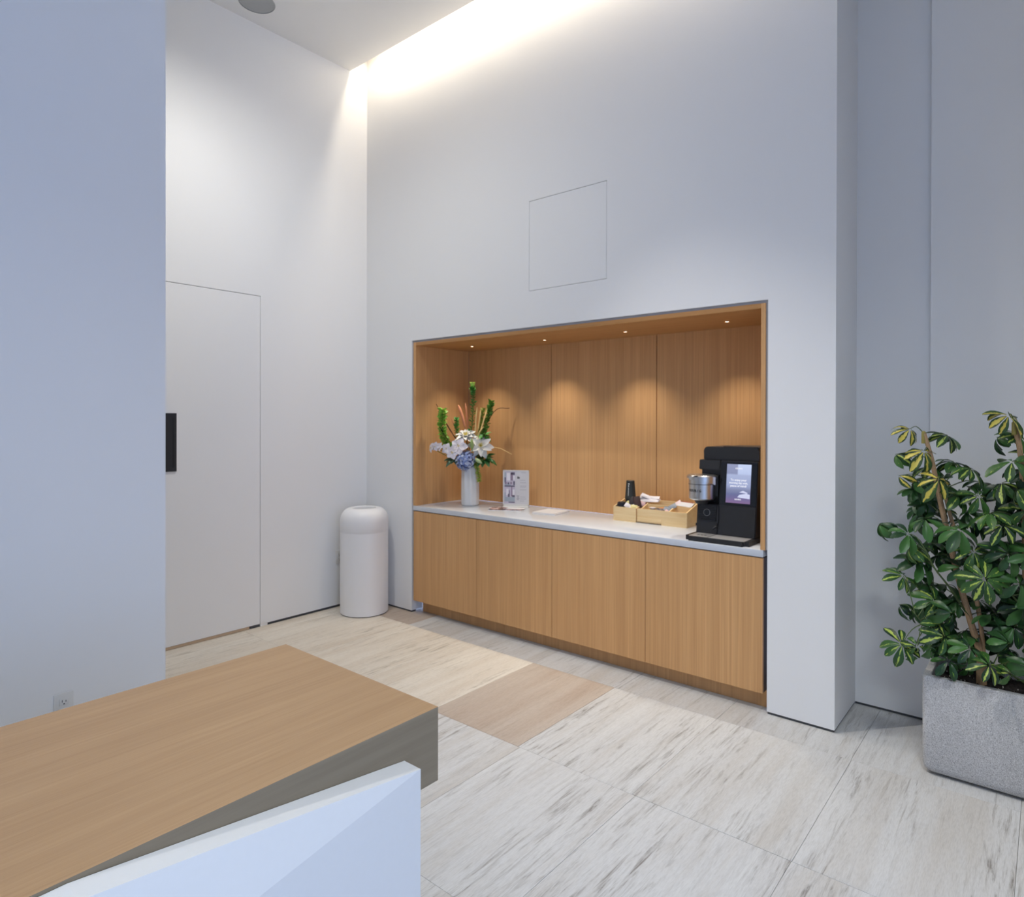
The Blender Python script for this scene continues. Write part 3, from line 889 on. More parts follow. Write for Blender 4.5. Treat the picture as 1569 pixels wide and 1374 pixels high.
# ------------------------------------------------------------------ sign, booklets
ang = math.radians(29)
sc_ = Vector((-3.487, 4.205, ct))
def srot(bm):
    return rot_bm(bm, ang, sc_)
sg = thing('sign_holder', 'white framed tabletop sign with a photo strip and small print', 'sign', tuple(sc_))
w2, hh = 0.112, 0.312
def SB(x0, x1, y0, y1, z_0, z_1, **k):
    return srot(B(sc_.x + x0, sc_.x + x1, sc_.y + y0, sc_.y + y1, ct + z_0, ct + z_1, **k))
obj('foot', SB(-w2, w2, -0.030, 0.045, 0.0004, 0.005, bev=0.001, seg=1), WHITEP, sg)
fr = NB()
for a in ((-w2, -w2 + 0.007, 0.005, hh), (w2 - 0.007, w2, 0.005, hh), (-w2, w2, 0.005, 0.022), (-w2, w2, hh - 0.007, hh)):
    box(fr, sc_.x + a[0], sc_.x + a[1], sc_.y - 0.004, sc_.y + 0.004, ct + a[2], ct + a[3])
obj('frame', srot(fr), WHITEP, sg, 0)
pr = obj('print', SB(-w2 + 0.006, w2 - 0.006, -0.002, 0.003, 0.02, hh - 0.006), PAPER, sg, 0)
# photo strip: a pale kitchen scene, in flat print
ph = {}
def flat(mat, x0, x1, z_0, z_1, d):
    ph.setdefault(mat, NB())
    b_ = ph[mat]
    vs = [b_.verts.new((sc_.x + x, sc_.y - d, ct + z)) for x, z in ((x0, z_0), (x1, z_0), (x1, z_1), (x0, z_1))]
    b_.faces.new(vs)
xa, xb = -w2 + 0.012, -0.008
C1 = plain('print_lilac', (205, 198, 214), 0.6); C2 = plain('print_mauve', (150, 132, 152), 0.6)
C3 = plain('print_slate', (104, 100, 120), 0.6); C4 = plain('print_blue_grey', (170, 182, 194), 0.6); C5 = plain('print_white', (236, 234, 240), 0.6)
flat(C1, xa, xb, 0.03, 0.298, 0.0024)
for (a, b_, c, d, m) in ((0.0, 0.16, 0.62, 0.98, C4), (0.02, 0.14, 0.66, 0.82, C3), (0.22, 0.55, 0.72, 0.96, C5), (0.58, 0.8, 0.72, 0.97, C2), (0.62, 0.98, 0.90, 0.98, C3), (0.82, 0.97, 0.74, 0.88, C5),
                         (0.05, 0.22, 0.60, 0.68, C2), (0.3, 0.46, 0.60, 0.66, C3), (0.56, 0.7, 0.6, 0.68, C2), (0.84, 0.98, 0.58, 0.70, C3), (0.02, 0.98, 0.525, 0.565, C3), (0.02, 0.6, 0.565, 0.60, C4), (0.64, 0.74, 0.22, 0.525, C2),
                         (0.18, 0.4, 0.26, 0.46, C5), (0.44, 0.5, 0.2, 0.42, C3), (0.34, 0.44, 0.2, 0.30, C3), (0.74, 0.98, 0.2, 0.26, C3), (0.78, 0.96, 0.26, 0.44, C5), (0.0, 0.98, 0.06, 0.2, C4), (0.4, 0.98, 0.02, 0.05, C3), (0.0, 0.12, 0.2, 0.34, C4)):
    flat(m, xa + a * (xb - xa), xa + b_ * (xb - xa), 0.03 + c * 0.268, 0.03 + d * 0.268, 0.0027 if m in (C4, C5) else 0.0030)
for m, b_ in list(ph.items()):
    obj('photo_print', srot(b_), m, pr, 0)
ph.clear()
for z, x_e in ((0.226, 0.082), (0.206, 0.088), (0.178, 0.090), (0.168, 0.085), (0.146, 0.088), (0.085, 0.080), (0.068, 0.086), (0.05, 0.07)):
    flat(GREYINK, 0.036, x_e, z, z + 0.0022, 0.0026)
for z, a, b_ in ((0.092, 0.006, 0.028), (0.082, 0.010, 0.026), (0.072, 0.006, 0.030), (0.062, 0.008, 0.026)):
    flat(C3, a, b_, z, z + 0.003, 0.0026)
flat(GREYINK, 0.045, 0.085, 0.290, 0.2925, 0.0026)
for m, b_ in list(ph.items()):
    obj('print_lines', srot(b_), m, pr, 0)
mk = NB()
for a in range(2):
    prism(mk, [(sc_.x + 0.013 + 0.010 * a, ct + 0.240), (sc_.x + 0.021 + 0.010 * a, ct + 0.240), (sc_.x + 0.021 + 0.010 * a, ct + 0.255 - 0.004 * a), (sc_.x + 0.017 + 0.008 * a, ct + 0.262 - 0.004 * a), (sc_.x + 0.013 + 0.010 * a, ct + 0.252)], 1, sc_.y - 0.0028, sc_.y - 0.002)
obj('print_emblem', srot(mk), INK, pr, 0)

def booklet(name, label, c, w, d, ang_, th, mat, cat='booklet', group=None):
    o = thing(name, label, cat, c, group)
    b_ = B(c[0] - w / 2, c[0] + w / 2, c[1] - d / 2, c[1] + d / 2, c[2], c[2] + th)
    obj('pages', rot_bm(b_, ang_, c), PAPER, o, 0)
    b_ = B(c[0] - w / 2, c[0] + w / 2, c[1] - d / 2, c[1] + d / 2, c[2] + th, c[2] + th + 0.0008)
    cv = obj('cover', rot_bm(b_, ang_, c), mat, o, 0)
    return o, cv
def mottled(name, a, b_, c):
    m, nt, bs = nodes(name)
    v = coords(nt, (22, 18, 22))
    n = noise(nt, v, 1.0, 3, 0.6)
    r = ramp(nt, [(0.46, lin(a)), (0.50, lin(b_)), (0.55, lin(c)), (0.62, lin((235, 228, 228)))])
    nt.links.new(n.outputs['Fac'], r.inputs['Fac'])
    nt.links.new(r.outputs[0], bs.inputs['Base Color'])
    bs.inputs['Roughness'].default_value = 0.35
    return m
MG = mottled('magazine_cover_print', (46, 36, 42), (196, 172, 172), (150, 88, 88))
MG2 = mottled('leaflet_print', (120, 96, 100), (214, 198, 198), (226, 214, 212))
booklet('magazine', 'magazine with dark and red cover pictures in front of the sign', (-3.455, 4.045, ct), 0.27, 0.17, math.radians(30), 0.004, MG, 'magazine')
booklet('leaflet', 'pale printed leaflet fanned out left of the magazine', (-3.56, 4.055, ct), 0.13, 0.10, math.radians(62), 0.0012, MG2, 'leaflet')
booklet('leaflet', 'white leaflet on the magazine close to the sign foot', (-3.40, 4.10, ct + 0.0052), 0.15, 0.085, math.radians(25), 0.001, PAPER, 'leaflet')
booklet('booklet', 'lower white booklet on the counter right of the sign', (-3.06, 4.125, ct), 0.21, 0.24, math.radians(8), 0.005, PAPER, 'booklet', 'white booklets right of the sign')
booklet('booklet', 'upper white booklet lying slightly turned on the lower one', (-3.065, 4.132, ct + 0.0058), 0.20, 0.23, math.radians(3), 0.004, PAPER, 'booklet', 'white booklets right of the sign')

# ------------------------------------------------------------------ flowers in the vase
VC = Vector((-3.875, 4.05, ct))
vs_ = thing('flower_vase', 'tall white fluted ceramic vase on the counter holding the bouquet', 'vase', tuple(VC))
bm = NB()
prof = [(0.0, 0.0005), (0.070, 0.0005), (0.076, 0.008), (0.078, 0.10), (0.077, 0.22), (0.074, 0.325), (0.072, 0.333), (0.066, 0.333), (0.064, 0.325), (0.064, 0.14), (0.0, 0.14)]
n = 90
rings = []
for r_, z in prof:
    out = r_ > 0.067 and z > 0.01
    rings.append([bm.verts.new((VC.x + r_ * (1.02 - (0.085 * abs(math.sin(4.5 * 2 * PI * i / n + z * 2.0)) if out else 0)) * math.cos(2 * PI * i / n), VC.y + r_ * (1.02 - (0.085 * abs(math.sin(4.5 * 2 * PI * i / n + z * 2.0)) if out else 0)) * math.sin(2 * PI * i / n), VC.z + z)) for i in range(n)])
for a, b_ in zip(rings, rings[1:]):
    for i in range(n):
        f = [a[i], a[(i + 1) % n], b_[(i + 1) % n], b_[i]]
        bm.faces.new(f)
bmesh.ops.remove_doubles(bm, verts=bm.verts, dist=1e-5)
obj('body', bm, plain('glazed_white_ceramic', (222, 224, 226), 0.14), vs_, 25)

def petal_bm(L, W_, curl, cup=0.25, tip=0.5, nx=6, ny=4, wave=0.0):
    """strip along +X with width profile, curling towards -Z at the tip"""
    b_ = NB()
    g_ = []
    for i in range(nx + 1):
        u = i / nx
        w = W_ * (math.sin(PI * min(1, (0.06 + 0.94 * u) ** tip) * 0.98) + 0.05)
        a = curl * u
        x = L * (math.sin(a) / curl if abs(curl) > 1e-3 else u)
        z = -L * ((1 - math.cos(a)) / curl if abs(curl) > 1e-3 else 0)
        row = []
        for j in range(ny + 1):
            v = j / ny * 2 - 1
            row.append(b_.verts.new((x, v * w / 2, z + cup * w * v * v + wave * W_ * math.sin(u * 9 + v * 2) * abs(v))))
        g_.append(row)
    for i in range(nx):
        for j in range(ny):
            b_.faces.new([g_[i][j], g_[i + 1][j], g_[i + 1][j + 1], g_[i][j + 1]])
    return b_

def mesh_of(bm, mat, name, uv=False):
    me_ = bpy.data.meshes.new(name)
    bm.to_mesh(me_)
    bm.free()
    me_.materials.append(mat)
    for p in me_.polygons:
        p.use_smooth = True
    return me_

def frame(xd, zd):
    x = Vector(xd).normalized()
    z = (Vector(zd) - x * x.dot(Vector(zd))).normalized()
    y = z.cross(x)
    return Matrix((x, y, z)).transposed()

def put(name, me_, parent, pos, rot3, s=1.0):
    o = bpy.data.objects.new(name, me_)
    link(o, parent)
    o.matrix_basis = Matrix.Translation(Vector(pos) - ORG[parent]) @ rot3.to_4x4() @ Matrix.Scale(s, 4)
    ORG[o] = ORG[parent]
    return o

def basis(nrm):
    z = Vector(nrm).normalized()
    a = Vector((0, 0, 1)) if abs(z.z) < 0.9 else Vector((1, 0, 0))
    x = a.cross(z).normalized()
    return x, z.cross(x), z

PETW = plain('white_petal', (238, 236, 230), 0.55, spec=0.3)
PETO = plain('orchid_petal', (234, 229, 236), 0.55, spec=0.3)
PETB = plain('blue_floret', (140, 160, 214), 0.6, spec=0.2)
PETB2 = plain('pale_blue_floret', (206, 216, 240), 0.6, spec=0.2)
GRN = plain('stem_green', (70, 120, 44), 0.5)
GRND = plain('dark_foliage', (42, 96, 44), 0.5)
GRNM = plain('mid_foliage', (74, 144, 58), 0.5)
GRNY = plain('lime_green', (196, 232, 110), 0.5)
GRNE = plain('eucalyptus_green', (84, 116, 92), 0.6)
YEL = plain('stamen_yellow', (214, 196, 80), 0.6)
CATM = plain('cattail_brown', (206, 136, 100), 0.8)
TWIG = plain('dark_twig', (82, 46, 26), 0.7)
GOLD = plain('golden_grass', (236, 204, 140), 0.7)
M_LILY = mesh_of(petal_bm(1.0, 0.50, 0.9, 0.25, 0.8, wave=0.08), PETW, 'lily_petal')
M_FRILL = mesh_of(petal_bm(1.0, 0.50, 0.7, 0.3, 0.9, wave=0.14), PETW, 'frilled_petal')
M_ORCH = mesh_of(petal_bm(1.0, 0.85, 0.35, 0.10, 1.0), PETO, 'orchid_petal')
VP = lambda x, y, z: VC + Vector((x, y, z))
CAMD = Vector((0.638, -0.77, 0))

def stem(o, top, r_=0.003, mid=None):
    t = Vector(top) - VC
    st = Vector((t.x * 0.12, t.y * 0.12, 0.16))
    st.x = max(-0.035, min(0.035, st.x)); st.y = max(-0.035, min(0.035, st.y))
    nk = Vector((max(-0.045, min(0.045, t.x * 0.5)), max(-0.045, min(0.045, t.y * 0.5)), 0.335))
    pts = spline([VC + st, VC + nk, VC + t], 5)
    obj('stem', tube(NB(), pts, r_, 6), GRN, o)

def bloom(name, label, pos, nrm, mesh, npet, size, layers=((0, 1.0),), group=None, centre=YEL, stamens=6, cat='flower'):
    o = thing(name, label, cat, tuple(pos), group)
    x, y, z = basis(nrm)
    for li, (lift, sc) in enumerate(layers):
        for k in range(npet):
            a = 2 * PI * (k + 0.5 * li) / npet + random.uniform(-0.12, 0.12)
            d = x * math.cos(a) + y * math.sin(a)
            xd = d * math.cos(lift) + z * math.sin(lift)
            zd = z * math.cos(lift) - d * math.sin(lift)
            put('petal', mesh, o, Vector(pos) + d * size * 0.04, frame(xd, zd), size * sc * random.uniform(0.9, 1.08))
    b_ = NB()
    for k in range(stamens):
        a = 2 * PI * k / stamens
        d = (x * math.cos(a) + y * math.sin(a)) * 0.35 + z
        tube(b_, [Vector(pos), Vector(pos) + d.normalized() * size * 0.42], [size * 0.02, size * 0.035], 5)
    if stamens:
        obj('stamens', b_, centre, o)
    stem(o, Vector(pos) - z * size * 0.05)
    return o

bloom('lily_flower', 'white frilled lily at the top of the bouquet', VP(-0.023, -0.030, 0.590), (0.25, -0.45, 0.8), M_FRILL, 7, 0.105, ((0.25, 1.0), (0.65, 0.9), (1.05, 0.65)), 'white lilies in the bouquet')
bloom('lily_flower', 'large open white lily at the right of the bouquet', VP(0.106, 0.020, 0.512), (0.62, -0.72, 0.25), M_LILY, 6, 0.118, ((0.2, 1.0), (0.6, 0.85)), 'white lilies in the bouquet')
ow = ['largest white orchid beside the green bud', 'white orchid below and left of the largest one', 'white orchid, fourth from the tip of the spray', 'white orchid, third from the tip of the spray', 'white orchid, second from the tip of the spray', 'small white orchid at the left tip of the spray']
for i, (q, s, nn) in enumerate(zip([(-0.014, -0.128, 0.512), (-0.047, -0.169, 0.456), (-0.097, -0.187, 0.488), (-0.145, -0.226, 0.507), (-0.172, -0.250, 0.507), (-0.198, -0.272, 0.497)], (0.074, 0.060, 0.050, 0.042, 0.042, 0.040), ((0.5, -0.75, 0.25), (0.5, -0.7, 0.1), (0.3, -0.9, 0.2), (0.0, -0.9, 0.3), (0.3, -0.9, 0.0), (-0.3, -0.9, 0.1)))):
    bloom('orchid_flower', ow[i], VP(*q), nn, M_ORCH, 5, s, ((0.15, 1.0),), 'white orchids in the bouquet', YEL, 3)

# hydrangea: a ball of four-petalled florets
hp = VP(0.010, -0.069, 0.388)
hy = thing('hydrangea_flower', 'pale blue hydrangea head resting on the vase rim', 'flower', tuple(hp))
for nm_, mt, seed, cnt_ in (('florets', PETB, 3, 300), ('florets', PETB2, 5, 260)):
    random.seed(seed)
    b_ = NB()
    for k in range(cnt_):
        n_ = Vector((random.gauss(0, 1), random.gauss(0, 1), random.gauss(0, 1))).normalized()
        c = hp + n_ * random.uniform(0.068, 0.088)
        x, y, z = basis(n_ + Vector((random.uniform(-.3, .3),) * 3))
        a0 = random.uniform(0, PI)
        for j in range(4):
            a = a0 + j * PI / 2
            d = x * math.cos(a) + y * math.sin(a)
            e = z.cross(d)
            s = 0.0115
            vv_ = [b_.verts.new(c + p_) for p_ in (d * 0.1 * s, d * 0.6 * s + e * 0.45 * s + z * 0.15 * s, d * 1.05 * s + z * 0.3 * s, d * 0.6 * s - e * 0.45 * s + z * 0.15 * s)]
            b_.faces.new(vv_)
    o = obj(nm_, b_, mt, hy, 0)
    o['kind'] = 'stuff'
b_ = NB()
bmesh.ops.create_icosphere(b_, subdivisions=3, radius=0.064)
bmesh.ops.translate(b_, verts=b_.verts, vec=hp)
obj('flower_core', b_, plain('floret_core', (84, 98, 150), 0.8), hy)
random.seed(11)

def bud(name, label, a, b2, r_, mat):
    o = thing(name, label, 'flower bud', tuple(a), 'green lily buds in the bouquet')
    a, b2 = Vector(a), Vector(b2)
    pts = [a.lerp(b2, t) for t in (0, 0.12, 0.35, 0.6, 0.85, 1.0)]
    obj('bud', tube(NB(), pts, [r_ * q for q in (0.35, 0.75, 1.0, 0.95, 0.6, 0.15)], 10), mat, o)
    stem(o, a)
bud('lily_bud', 'upright pale green lily bud in the middle of the bouquet', VP(0.082, -0.062, 0.485), VP(0.080, -0.066, 0.578), 0.016, plain('bud_green', (150, 172, 104), 0.5))
bud('lily_bud', 'pale green lily bud hanging below the right lily', VP(0.100, -0.042, 0.405), VP(0.150, -0.012, 0.366), 0.017, plain('bud_pale', (170, 190, 140), 0.5))

def leafy_spike(name, label, path, r_, n_, mat, L=0.02, up=0.9, cat='greenery', tipmat=None, group='green spikes in the bouquet'):
    o = thing(name, label, cat, tuple(Vector(VC) + Vector(path[0])), group)
    pts = spline([(0, 0, 0.18)] + list(path), 6)
    pts = [VC + p for p in pts]
    pts[0] = VC + Vector((path[0][0] * .4, path[0][1] * .4, 0.18))
    obj('stem', tube(NB(), pts, 0.0035, 6), GRN, o)
    b_ = NB()
    i0 = 7
    for k in range(n_):
        t = i0 + (len(pts) - 1 - i0) * (k / (n_ - 1)) ** 0.9
        i = min(int(t), len(pts) - 2)
        p = pts[i].lerp(pts[i + 1], t - i)
        ax = (pts[i + 1] - pts[i]).normalized()
        x, y, z = basis(ax)
        a = k * 2.399
        d = (x * math.cos(a) + y * math.sin(a)) + ax * up
        d.normalize()
        e = ax.cross(d).normalized()
        ll = L * random.uniform(0.8, 1.25)
        tw = random.uniform(-1.3, 1.3)
        e = e * math.cos(tw) + d.cross(e) * math.sin(tw)
        f_ = d.cross(e)
        vv_ = [b_.verts.new(p + q) for q in (d * r_ * 0.2, d * ll * 0.5 + e * ll * 0.28 + f_ * 0.002, d * ll, d * ll * 0.5 - e * ll * 0.28 + f_ * 0.002)]
        b_.faces.new(vv_)
    lf = obj('foliage', b_, mat, o, 0)
    lf['kind'] = 'stuff'
    if tipmat:
        b_ = petal_bm(0.062, 0.036, -0.6, 0.3, 0.8)
        me_ = mesh_of(b_, tipmat, 'tip_petal')
        for k in range(7):
            a = k * 0.9
            d = Vector((math.cos(a), math.sin(a), 1.1))
            put('tip_petal', me_, o, pts[-1] - Vector((0, 0, 0.01)), frame(d, Vector((-math.cos(a), -math.sin(a), 1))), 1.0)
    return o
leafy_spike('tall_spike', 'tallest green spike with a lime bloom at its tip', [(-0.006, -0.005, 0.473), (-0.001, 0.025, 0.699), (0.004, 0.032, 0.94), (0.002, 0.025, 1.02)], 0.006, 110, GRNM, 0.034, 0.5, tipmat=GRNY)
leafy_spike('bell_spike', 'thick bright green spike at the left of the bouquet', [(-0.076, -0.089, 0.473), (-0.139, -0.154, 0.541), (-0.159, -0.184, 0.671), (-0.155, -0.18, 0.829)], 0.008, 210, plain('bell_green', (146, 194, 78), 0.5), 0.046, 0.25)
leafy_spike('small_spike', 'short green spike between the left spike and the cattails', [(-0.067, -0.029, 0.473), (-0.11, -0.052, 0.642), (-0.112, -0.054, 0.75)], 0.006, 80, GRNM, 0.030, 0.5)
leafy_spike('right_spike', 'dark green leafy spike at the right of the bouquet', [(0.02, 0.043, 0.473), (0.068, 0.109, 0.642), (0.088, 0.138, 0.784), (0.108, 0.154, 0.891)], 0.007, 130, plain('spike_green', (92, 140, 52), 0.5), 0.040, 0.7)
leafy_spike('grass_spike', 'thin green spike among the golden grasses', [(0.037, 0.031, 0.473), (0.055, 0.072, 0.671), (0.068, 0.082, 0.823)], 0.006, 80, plain('spike_olive', (140, 156, 66), 0.5), 0.034, 1.0)
leafy_spike('hanging_amaranth', 'green amaranth tassel hanging down over the vase rim', [(0.050, -0.018, 0.355), (0.082, -0.023, 0.366), (0.106, -0.016, 0.303), (0.119, -0.005, 0.213)], 0.006, 130, plain('amaranth_green', (160, 178, 76), 0.7), 0.026, 0.3)

def clump(name, label, c, rad, n_, mat, L, sq=(1, 1, 1)):
    o = thing(name, label, 'greenery', tuple(VP(*c)), 'leafy greens around the vase rim')
    me_ = mesh_of(petal_bm(1.0, 0.45, 0.8, 0.12, 0.85), mat, name + '_leaf')
    for k in range(n_):
        a = 2 * PI * k / n_ + random.uniform(-0.3, 0.3)
        el = random.uniform(-0.5, 0.7)
        d = Vector((math.cos(a) * math.cos(el) * sq[0], math.sin(a) * math.cos(el) * sq[1], math.sin(el) * sq[2]))
        put('leaf', me_, o, VP(*c) + d * rad * 0.3, frame(d, Vector((0.3, -0.4, 1)) + d * 0.2), L * random.uniform(0.8, 1.15))
    stem(o, VP(*c))
clump('fern_sprig', 'bright green leaf sprig above the right lily', (0.098, 0.070, 0.600), 0.04, 18, GRNM, 0.075)
clump('ruscus_sprig', 'dark green leaf sprig below the right lily', (0.112, 0.060, 0.400), 0.05, 20, GRND, 0.10)
clump('eucalyptus_sprig', 'grey green eucalyptus sprig below the orchids', (-0.095, -0.095, 0.390), 0.05, 18, GRNE, 0.085, (1, 1, 0.8))

def reed(name, label, path, rad, mat, cat, group):
    o = thing(name, label, cat, tuple(VC + Vector(path[0])), group)
    pts = [VC + p for p in spline([(path[0][0] * .4, path[0][1] * .4, 0.18)] + list(path), 5)]
    obj('stalk', tube(NB(), pts, 0.0028 if rad < 0.006 else 0.003, 6), mat, o)
    if rad:
        k = int(len(pts) * 0.62)
        seg = pts[k:]
        rr_ = [rad * (0.5 if i in (0,) else 0.25 if i == len(seg) - 1 else 1.0) for i in range(len(seg))]
        obj('seed_head', tube(NB(), seg, rr_, 8), mat, o)
reed('cattail', 'brown cattail leaning left in the bouquet centre', [(-0.038, 0.007, 0.473), (-0.077, 0.001, 0.716), (-0.123, -0.024, 0.868)], 0.013, CATM, 'cattail', 'cattails in the bouquet')
reed('cattail', 'slim upright cattail beside the tallest green spike', [(-0.051, 0.023, 0.473), (-0.062, 0.027, 0.71), (-0.075, 0.016, 0.885)], 0.008, CATM, 'cattail', 'cattails in the bouquet')
tw = [('dark twig reaching furthest up and left', [(-0.037, -0.03, 0.473), (-0.132, -0.11, 0.642), (-0.213, -0.202, 0.874)], TWIG, 0.004),
      ('short dark twig behind the left spike', [(-0.045, -0.037, 0.473), (-0.089, -0.1, 0.586), (-0.146, -0.147, 0.71)], TWIG, 0.004),
      ('dark twig crossing low left of the thick green spike', [(-0.048, -0.079, 0.473), (-0.109, -0.155, 0.558), (-0.185, -0.214, 0.705)], TWIG, 0.004),
      ('thin brown twig left of the short green spike', [(-0.041, -0.008, 0.473), (-0.114, -0.043, 0.625), (-0.158, -0.079, 0.755)], CATM, 0.003),
      ('thin twig reaching far right above the lily', [(0.008, 0.058, 0.473), (0.117, 0.175, 0.806), (0.223, 0.262, 0.84)], TWIG, 0.002),
      ('thin pale twig drooping right beside the lily', [(0.068, 0.056, 0.473), (0.181, 0.15, 0.495), (0.281, 0.225, 0.439)], GOLD, 0.002)]
for l, p_, m, r_ in tw:
    reed('twig', l, p_, r_, m, 'twig', 'bare twigs in the bouquet')
gr = [('golden grass blade nearest the tallest spike', [(0.024, 0.02, 0.473), (0.033, 0.027, 0.654), (0.046, 0.038, 0.846)]),
      ('golden grass blade, second from the tallest spike', [(0.029, 0.024, 0.473), (0.055, 0.045, 0.671), (0.072, 0.06, 0.834)]),
      ('golden grass blade leaning furthest right', [(0.046, 0.012, 0.473), (0.089, 0.048, 0.671), (0.128, 0.08, 0.834)]),
      ('short golden grass blade just above the right lily', [(0.063, 0.0, 0.473), (0.085, 0.018, 0.614), (0.111, 0.04, 0.671)]),
      ('short pale grass blade behind the top lily', [(0.029, 0.024, 0.473), (0.037, 0.031, 0.642), (0.037, 0.031, 0.744)])]
for l, p_ in gr:
    reed('golden_grass', l, p_, 0.0058, GOLD, 'grass', 'golden grasses in the bouquet')

# ------------------------------------------------------------------ planter and umbrella plants
def concrete():
    m, nt, b = nodes('speckled_concrete')
    v = coords(nt, (1, 1, 1), False)
    n1 = noise(nt, v, 260, 2, 0.6)
    n2 = noise(nt, v, 7, 3, 0.5)
    r1 = ramp(nt, [(0.30, lin((134, 134, 137))), (0.44, lin((186, 186, 188))), (0.60, lin((200, 200, 202))), (0.74, lin((232, 232, 233)))])
    nt.links.new(n1.outputs['Fac'], r1.inputs['Fac'])
    r2 = ramp(nt, [(0.3, (0.92, 0.92, 0.92, 1)), (0.7, (1.04, 1.04, 1.04, 1))])
    nt.links.new(n2.outputs['Fac'], r2.inputs['Fac'])
    nt.links.new(mix(nt, r1.outputs[0], r2.outputs[0], 1.0, 'MULTIPLY'), b.inputs['Base Color'])
    b.inputs['Roughness'].default_value = 0.8
    bp = nt.nodes.new('ShaderNodeBump')
    bp.inputs['Strength'].default_value = 0.3
    bp.inputs['Distance'].default_value = 0.002
    nt.links.new(n1.outputs['Fac'], bp.inputs['Height'])
    nt.links.new(bp.outputs['Normal'], b.inputs['Normal'])
    return m
CON = concrete()
px0, px1, py0, py1, pz = -0.462, 0.45, 3.545, 3.93, 0.462
pl = thing('planter', 'grey speckled concrete trough planter at the right holding the umbrella plants', 'planter', (0.0, 3.74, 0))
def rrect(x0, x1, y0, y1, r_, n=5):
    out = []
    for cx_, cy_, a0 in ((x1 - r_, y1 - r_, 0), (x0 + r_, y1 - r_, 90), (x0 + r_, y0 + r_, 180), (x1 - r_, y0 + r_, 270)):
        for k in range(n + 1):
            a = math.radians(a0 + 90 * k / n)
            out.append((cx_ + r_ * math.cos(a), cy_ + r_ * math.sin(a)))
    return out
bm = NB()
levels = [(0.050, 0.010, 0.02), (0.018, 0.014, 0.03), (0.006, 0.026, 0.03), (0.0, 0.05, 0.03), (0.0, pz - 0.006, 0.016), (0.002, pz - 0.001, 0.016), (0.005, pz, 0.016), (0.030, pz, 0.012), (0.033, pz - 0.003, 0.012), (0.036, 0.37, 0.012)]
rings = []
for ins, z, r_ in levels:
    rings.append([bm.verts.new((x, y, z)) for x, y in rrect(px0 + ins, px1 - ins, py0 + ins, py1 - ins, r_)])
for a, b_ in zip(rings, rings[1:]):
    for i in range(len(a)):
        bm.faces.new((a[i], a[(i + 1) % len(a)], b_[(i + 1) % len(a)], b_[i]))
bm.faces.new(rings[0][::-1])
obj('trough', bm, CON, pl, 40)
obj('foot_plinth', B(px0 + 0.06, px1 - 0.06, py0 + 0.05, py1 - 0.05, 0.0, 0.012), BLACKM, pl, 0)
SOIL = plain('potting_soil', (30, 24, 21), 0.95, bump=1.0, scale=90, vary=0.5)
bm = NB()
nx, ny = 60, 24
gv = [[bm.verts.new((px0 + 0.037 + (px1 - px0 - 0.074) * i / nx, py0 + 0.037 + (py1 - py0 - 0.074) * j / ny, 0.418 + random.uniform(-0.007, 0.009))) for j in range(ny + 1)] for i in range(nx + 1)]
for i in range(nx):
    for j in range(ny):
        bm.faces.new((gv[i][j], gv[i + 1][j], gv[i + 1][j + 1], gv[i][j + 1]))
obj('soil', bm, SOIL, pl)['kind'] = 'stuff'
bm = NB()
for k in range(150):
    c = Vector((random.uniform(px0 + 0.05, px1 - 0.05), random.uniform(py0 + 0.05, py1 - 0.05), 0.428))
    s = random.uniform(0.0015, 0.004)
    bmesh.ops.create_icosphere(bm, subdivisions=1, radius=s, matrix=Matrix.Translation(c))
obj('perlite', bm, plain('perlite_white', (190, 186, 178), 0.8), pl)['kind'] = 'stuff'

def leaflet_mesh(name, mat, curl, nx=6, ny=4):
    b_ = NB()
    uvl = b_.loops.layers.uv.new('UVMap')
    g_ = []
    uvs = {}
    for i in range(nx + 1):
        u = i / nx
        w = 0.41 * (math.sin(PI * (0.04 + 0.92 * u ** 1.55)) ** 0.72)
        if i == 0: w = 0.05
        a = curl * u
        x = math.sin(a) / curl
        z = -(1 - math.cos(a)) / curl
        row = []
        for j in range(ny + 1):
            v = j / ny * 2 - 1
            q = b_.verts.new((x, v * w / 2, z + 0.16 * w * abs(v)))
            uvs[q] = (u, j / ny)
            row.append(q)
        g_.append(row)
    for i in range(nx):
        for j in range(ny):
            f = b_.faces.new([g_[i][j], g_[i + 1][j], g_[i + 1][j + 1], g_[i][j + 1]])
            for lp in f.loops:
                lp[uvl].uv = uvs[lp.vert]
    return mesh_of(b_, mat, name)
LM = [leafmat('leaf_green', (22, 50, 36), (66, 112, 52), (120, 168, 62), 0.33),
      leafmat('leaf_variegated', (24, 52, 36), (62, 104, 46), (172, 192, 88), 0.49),
      leafmat('leaf_gold', (28, 50, 32), (52, 82, 38), (208, 192, 84), 0.66)]
LMESH = [[leaflet_mesh('leaflet', m, c) for c in (0.55, 0.95, 1.35)] for m in LM]
PETI = plain('petiole_green', (78, 96, 52), 0.5)
BARK = plain('plant_bark', (178, 146, 112), 0.8, bump=0.8, scale=160, vary=0.25)
BARKY = plain('young_bark', (150, 138, 74), 0.7)
T1 = [(-0.25, 3.722, 0.40), (-0.257, 3.72, 0.579), (-0.287, 3.715, 0.697), (-0.323, 3.71, 0.846), (-0.359, 3.7, 1.014), (-0.395, 3.69, 1.198), (-0.418, 3.68, 1.323), (-0.441, 3.67, 1.464), (-0.472, 3.66, 1.592)]
T2 = [(-0.237, 3.735, 0.40), (-0.240, 3.73, 0.559), (-0.256, 3.725, 0.738), (-0.290, 3.72, 0.92), (-0.340, 3.71, 1.089), (-0.38, 3.7, 1.246), (-0.395, 3.69, 1.355)]
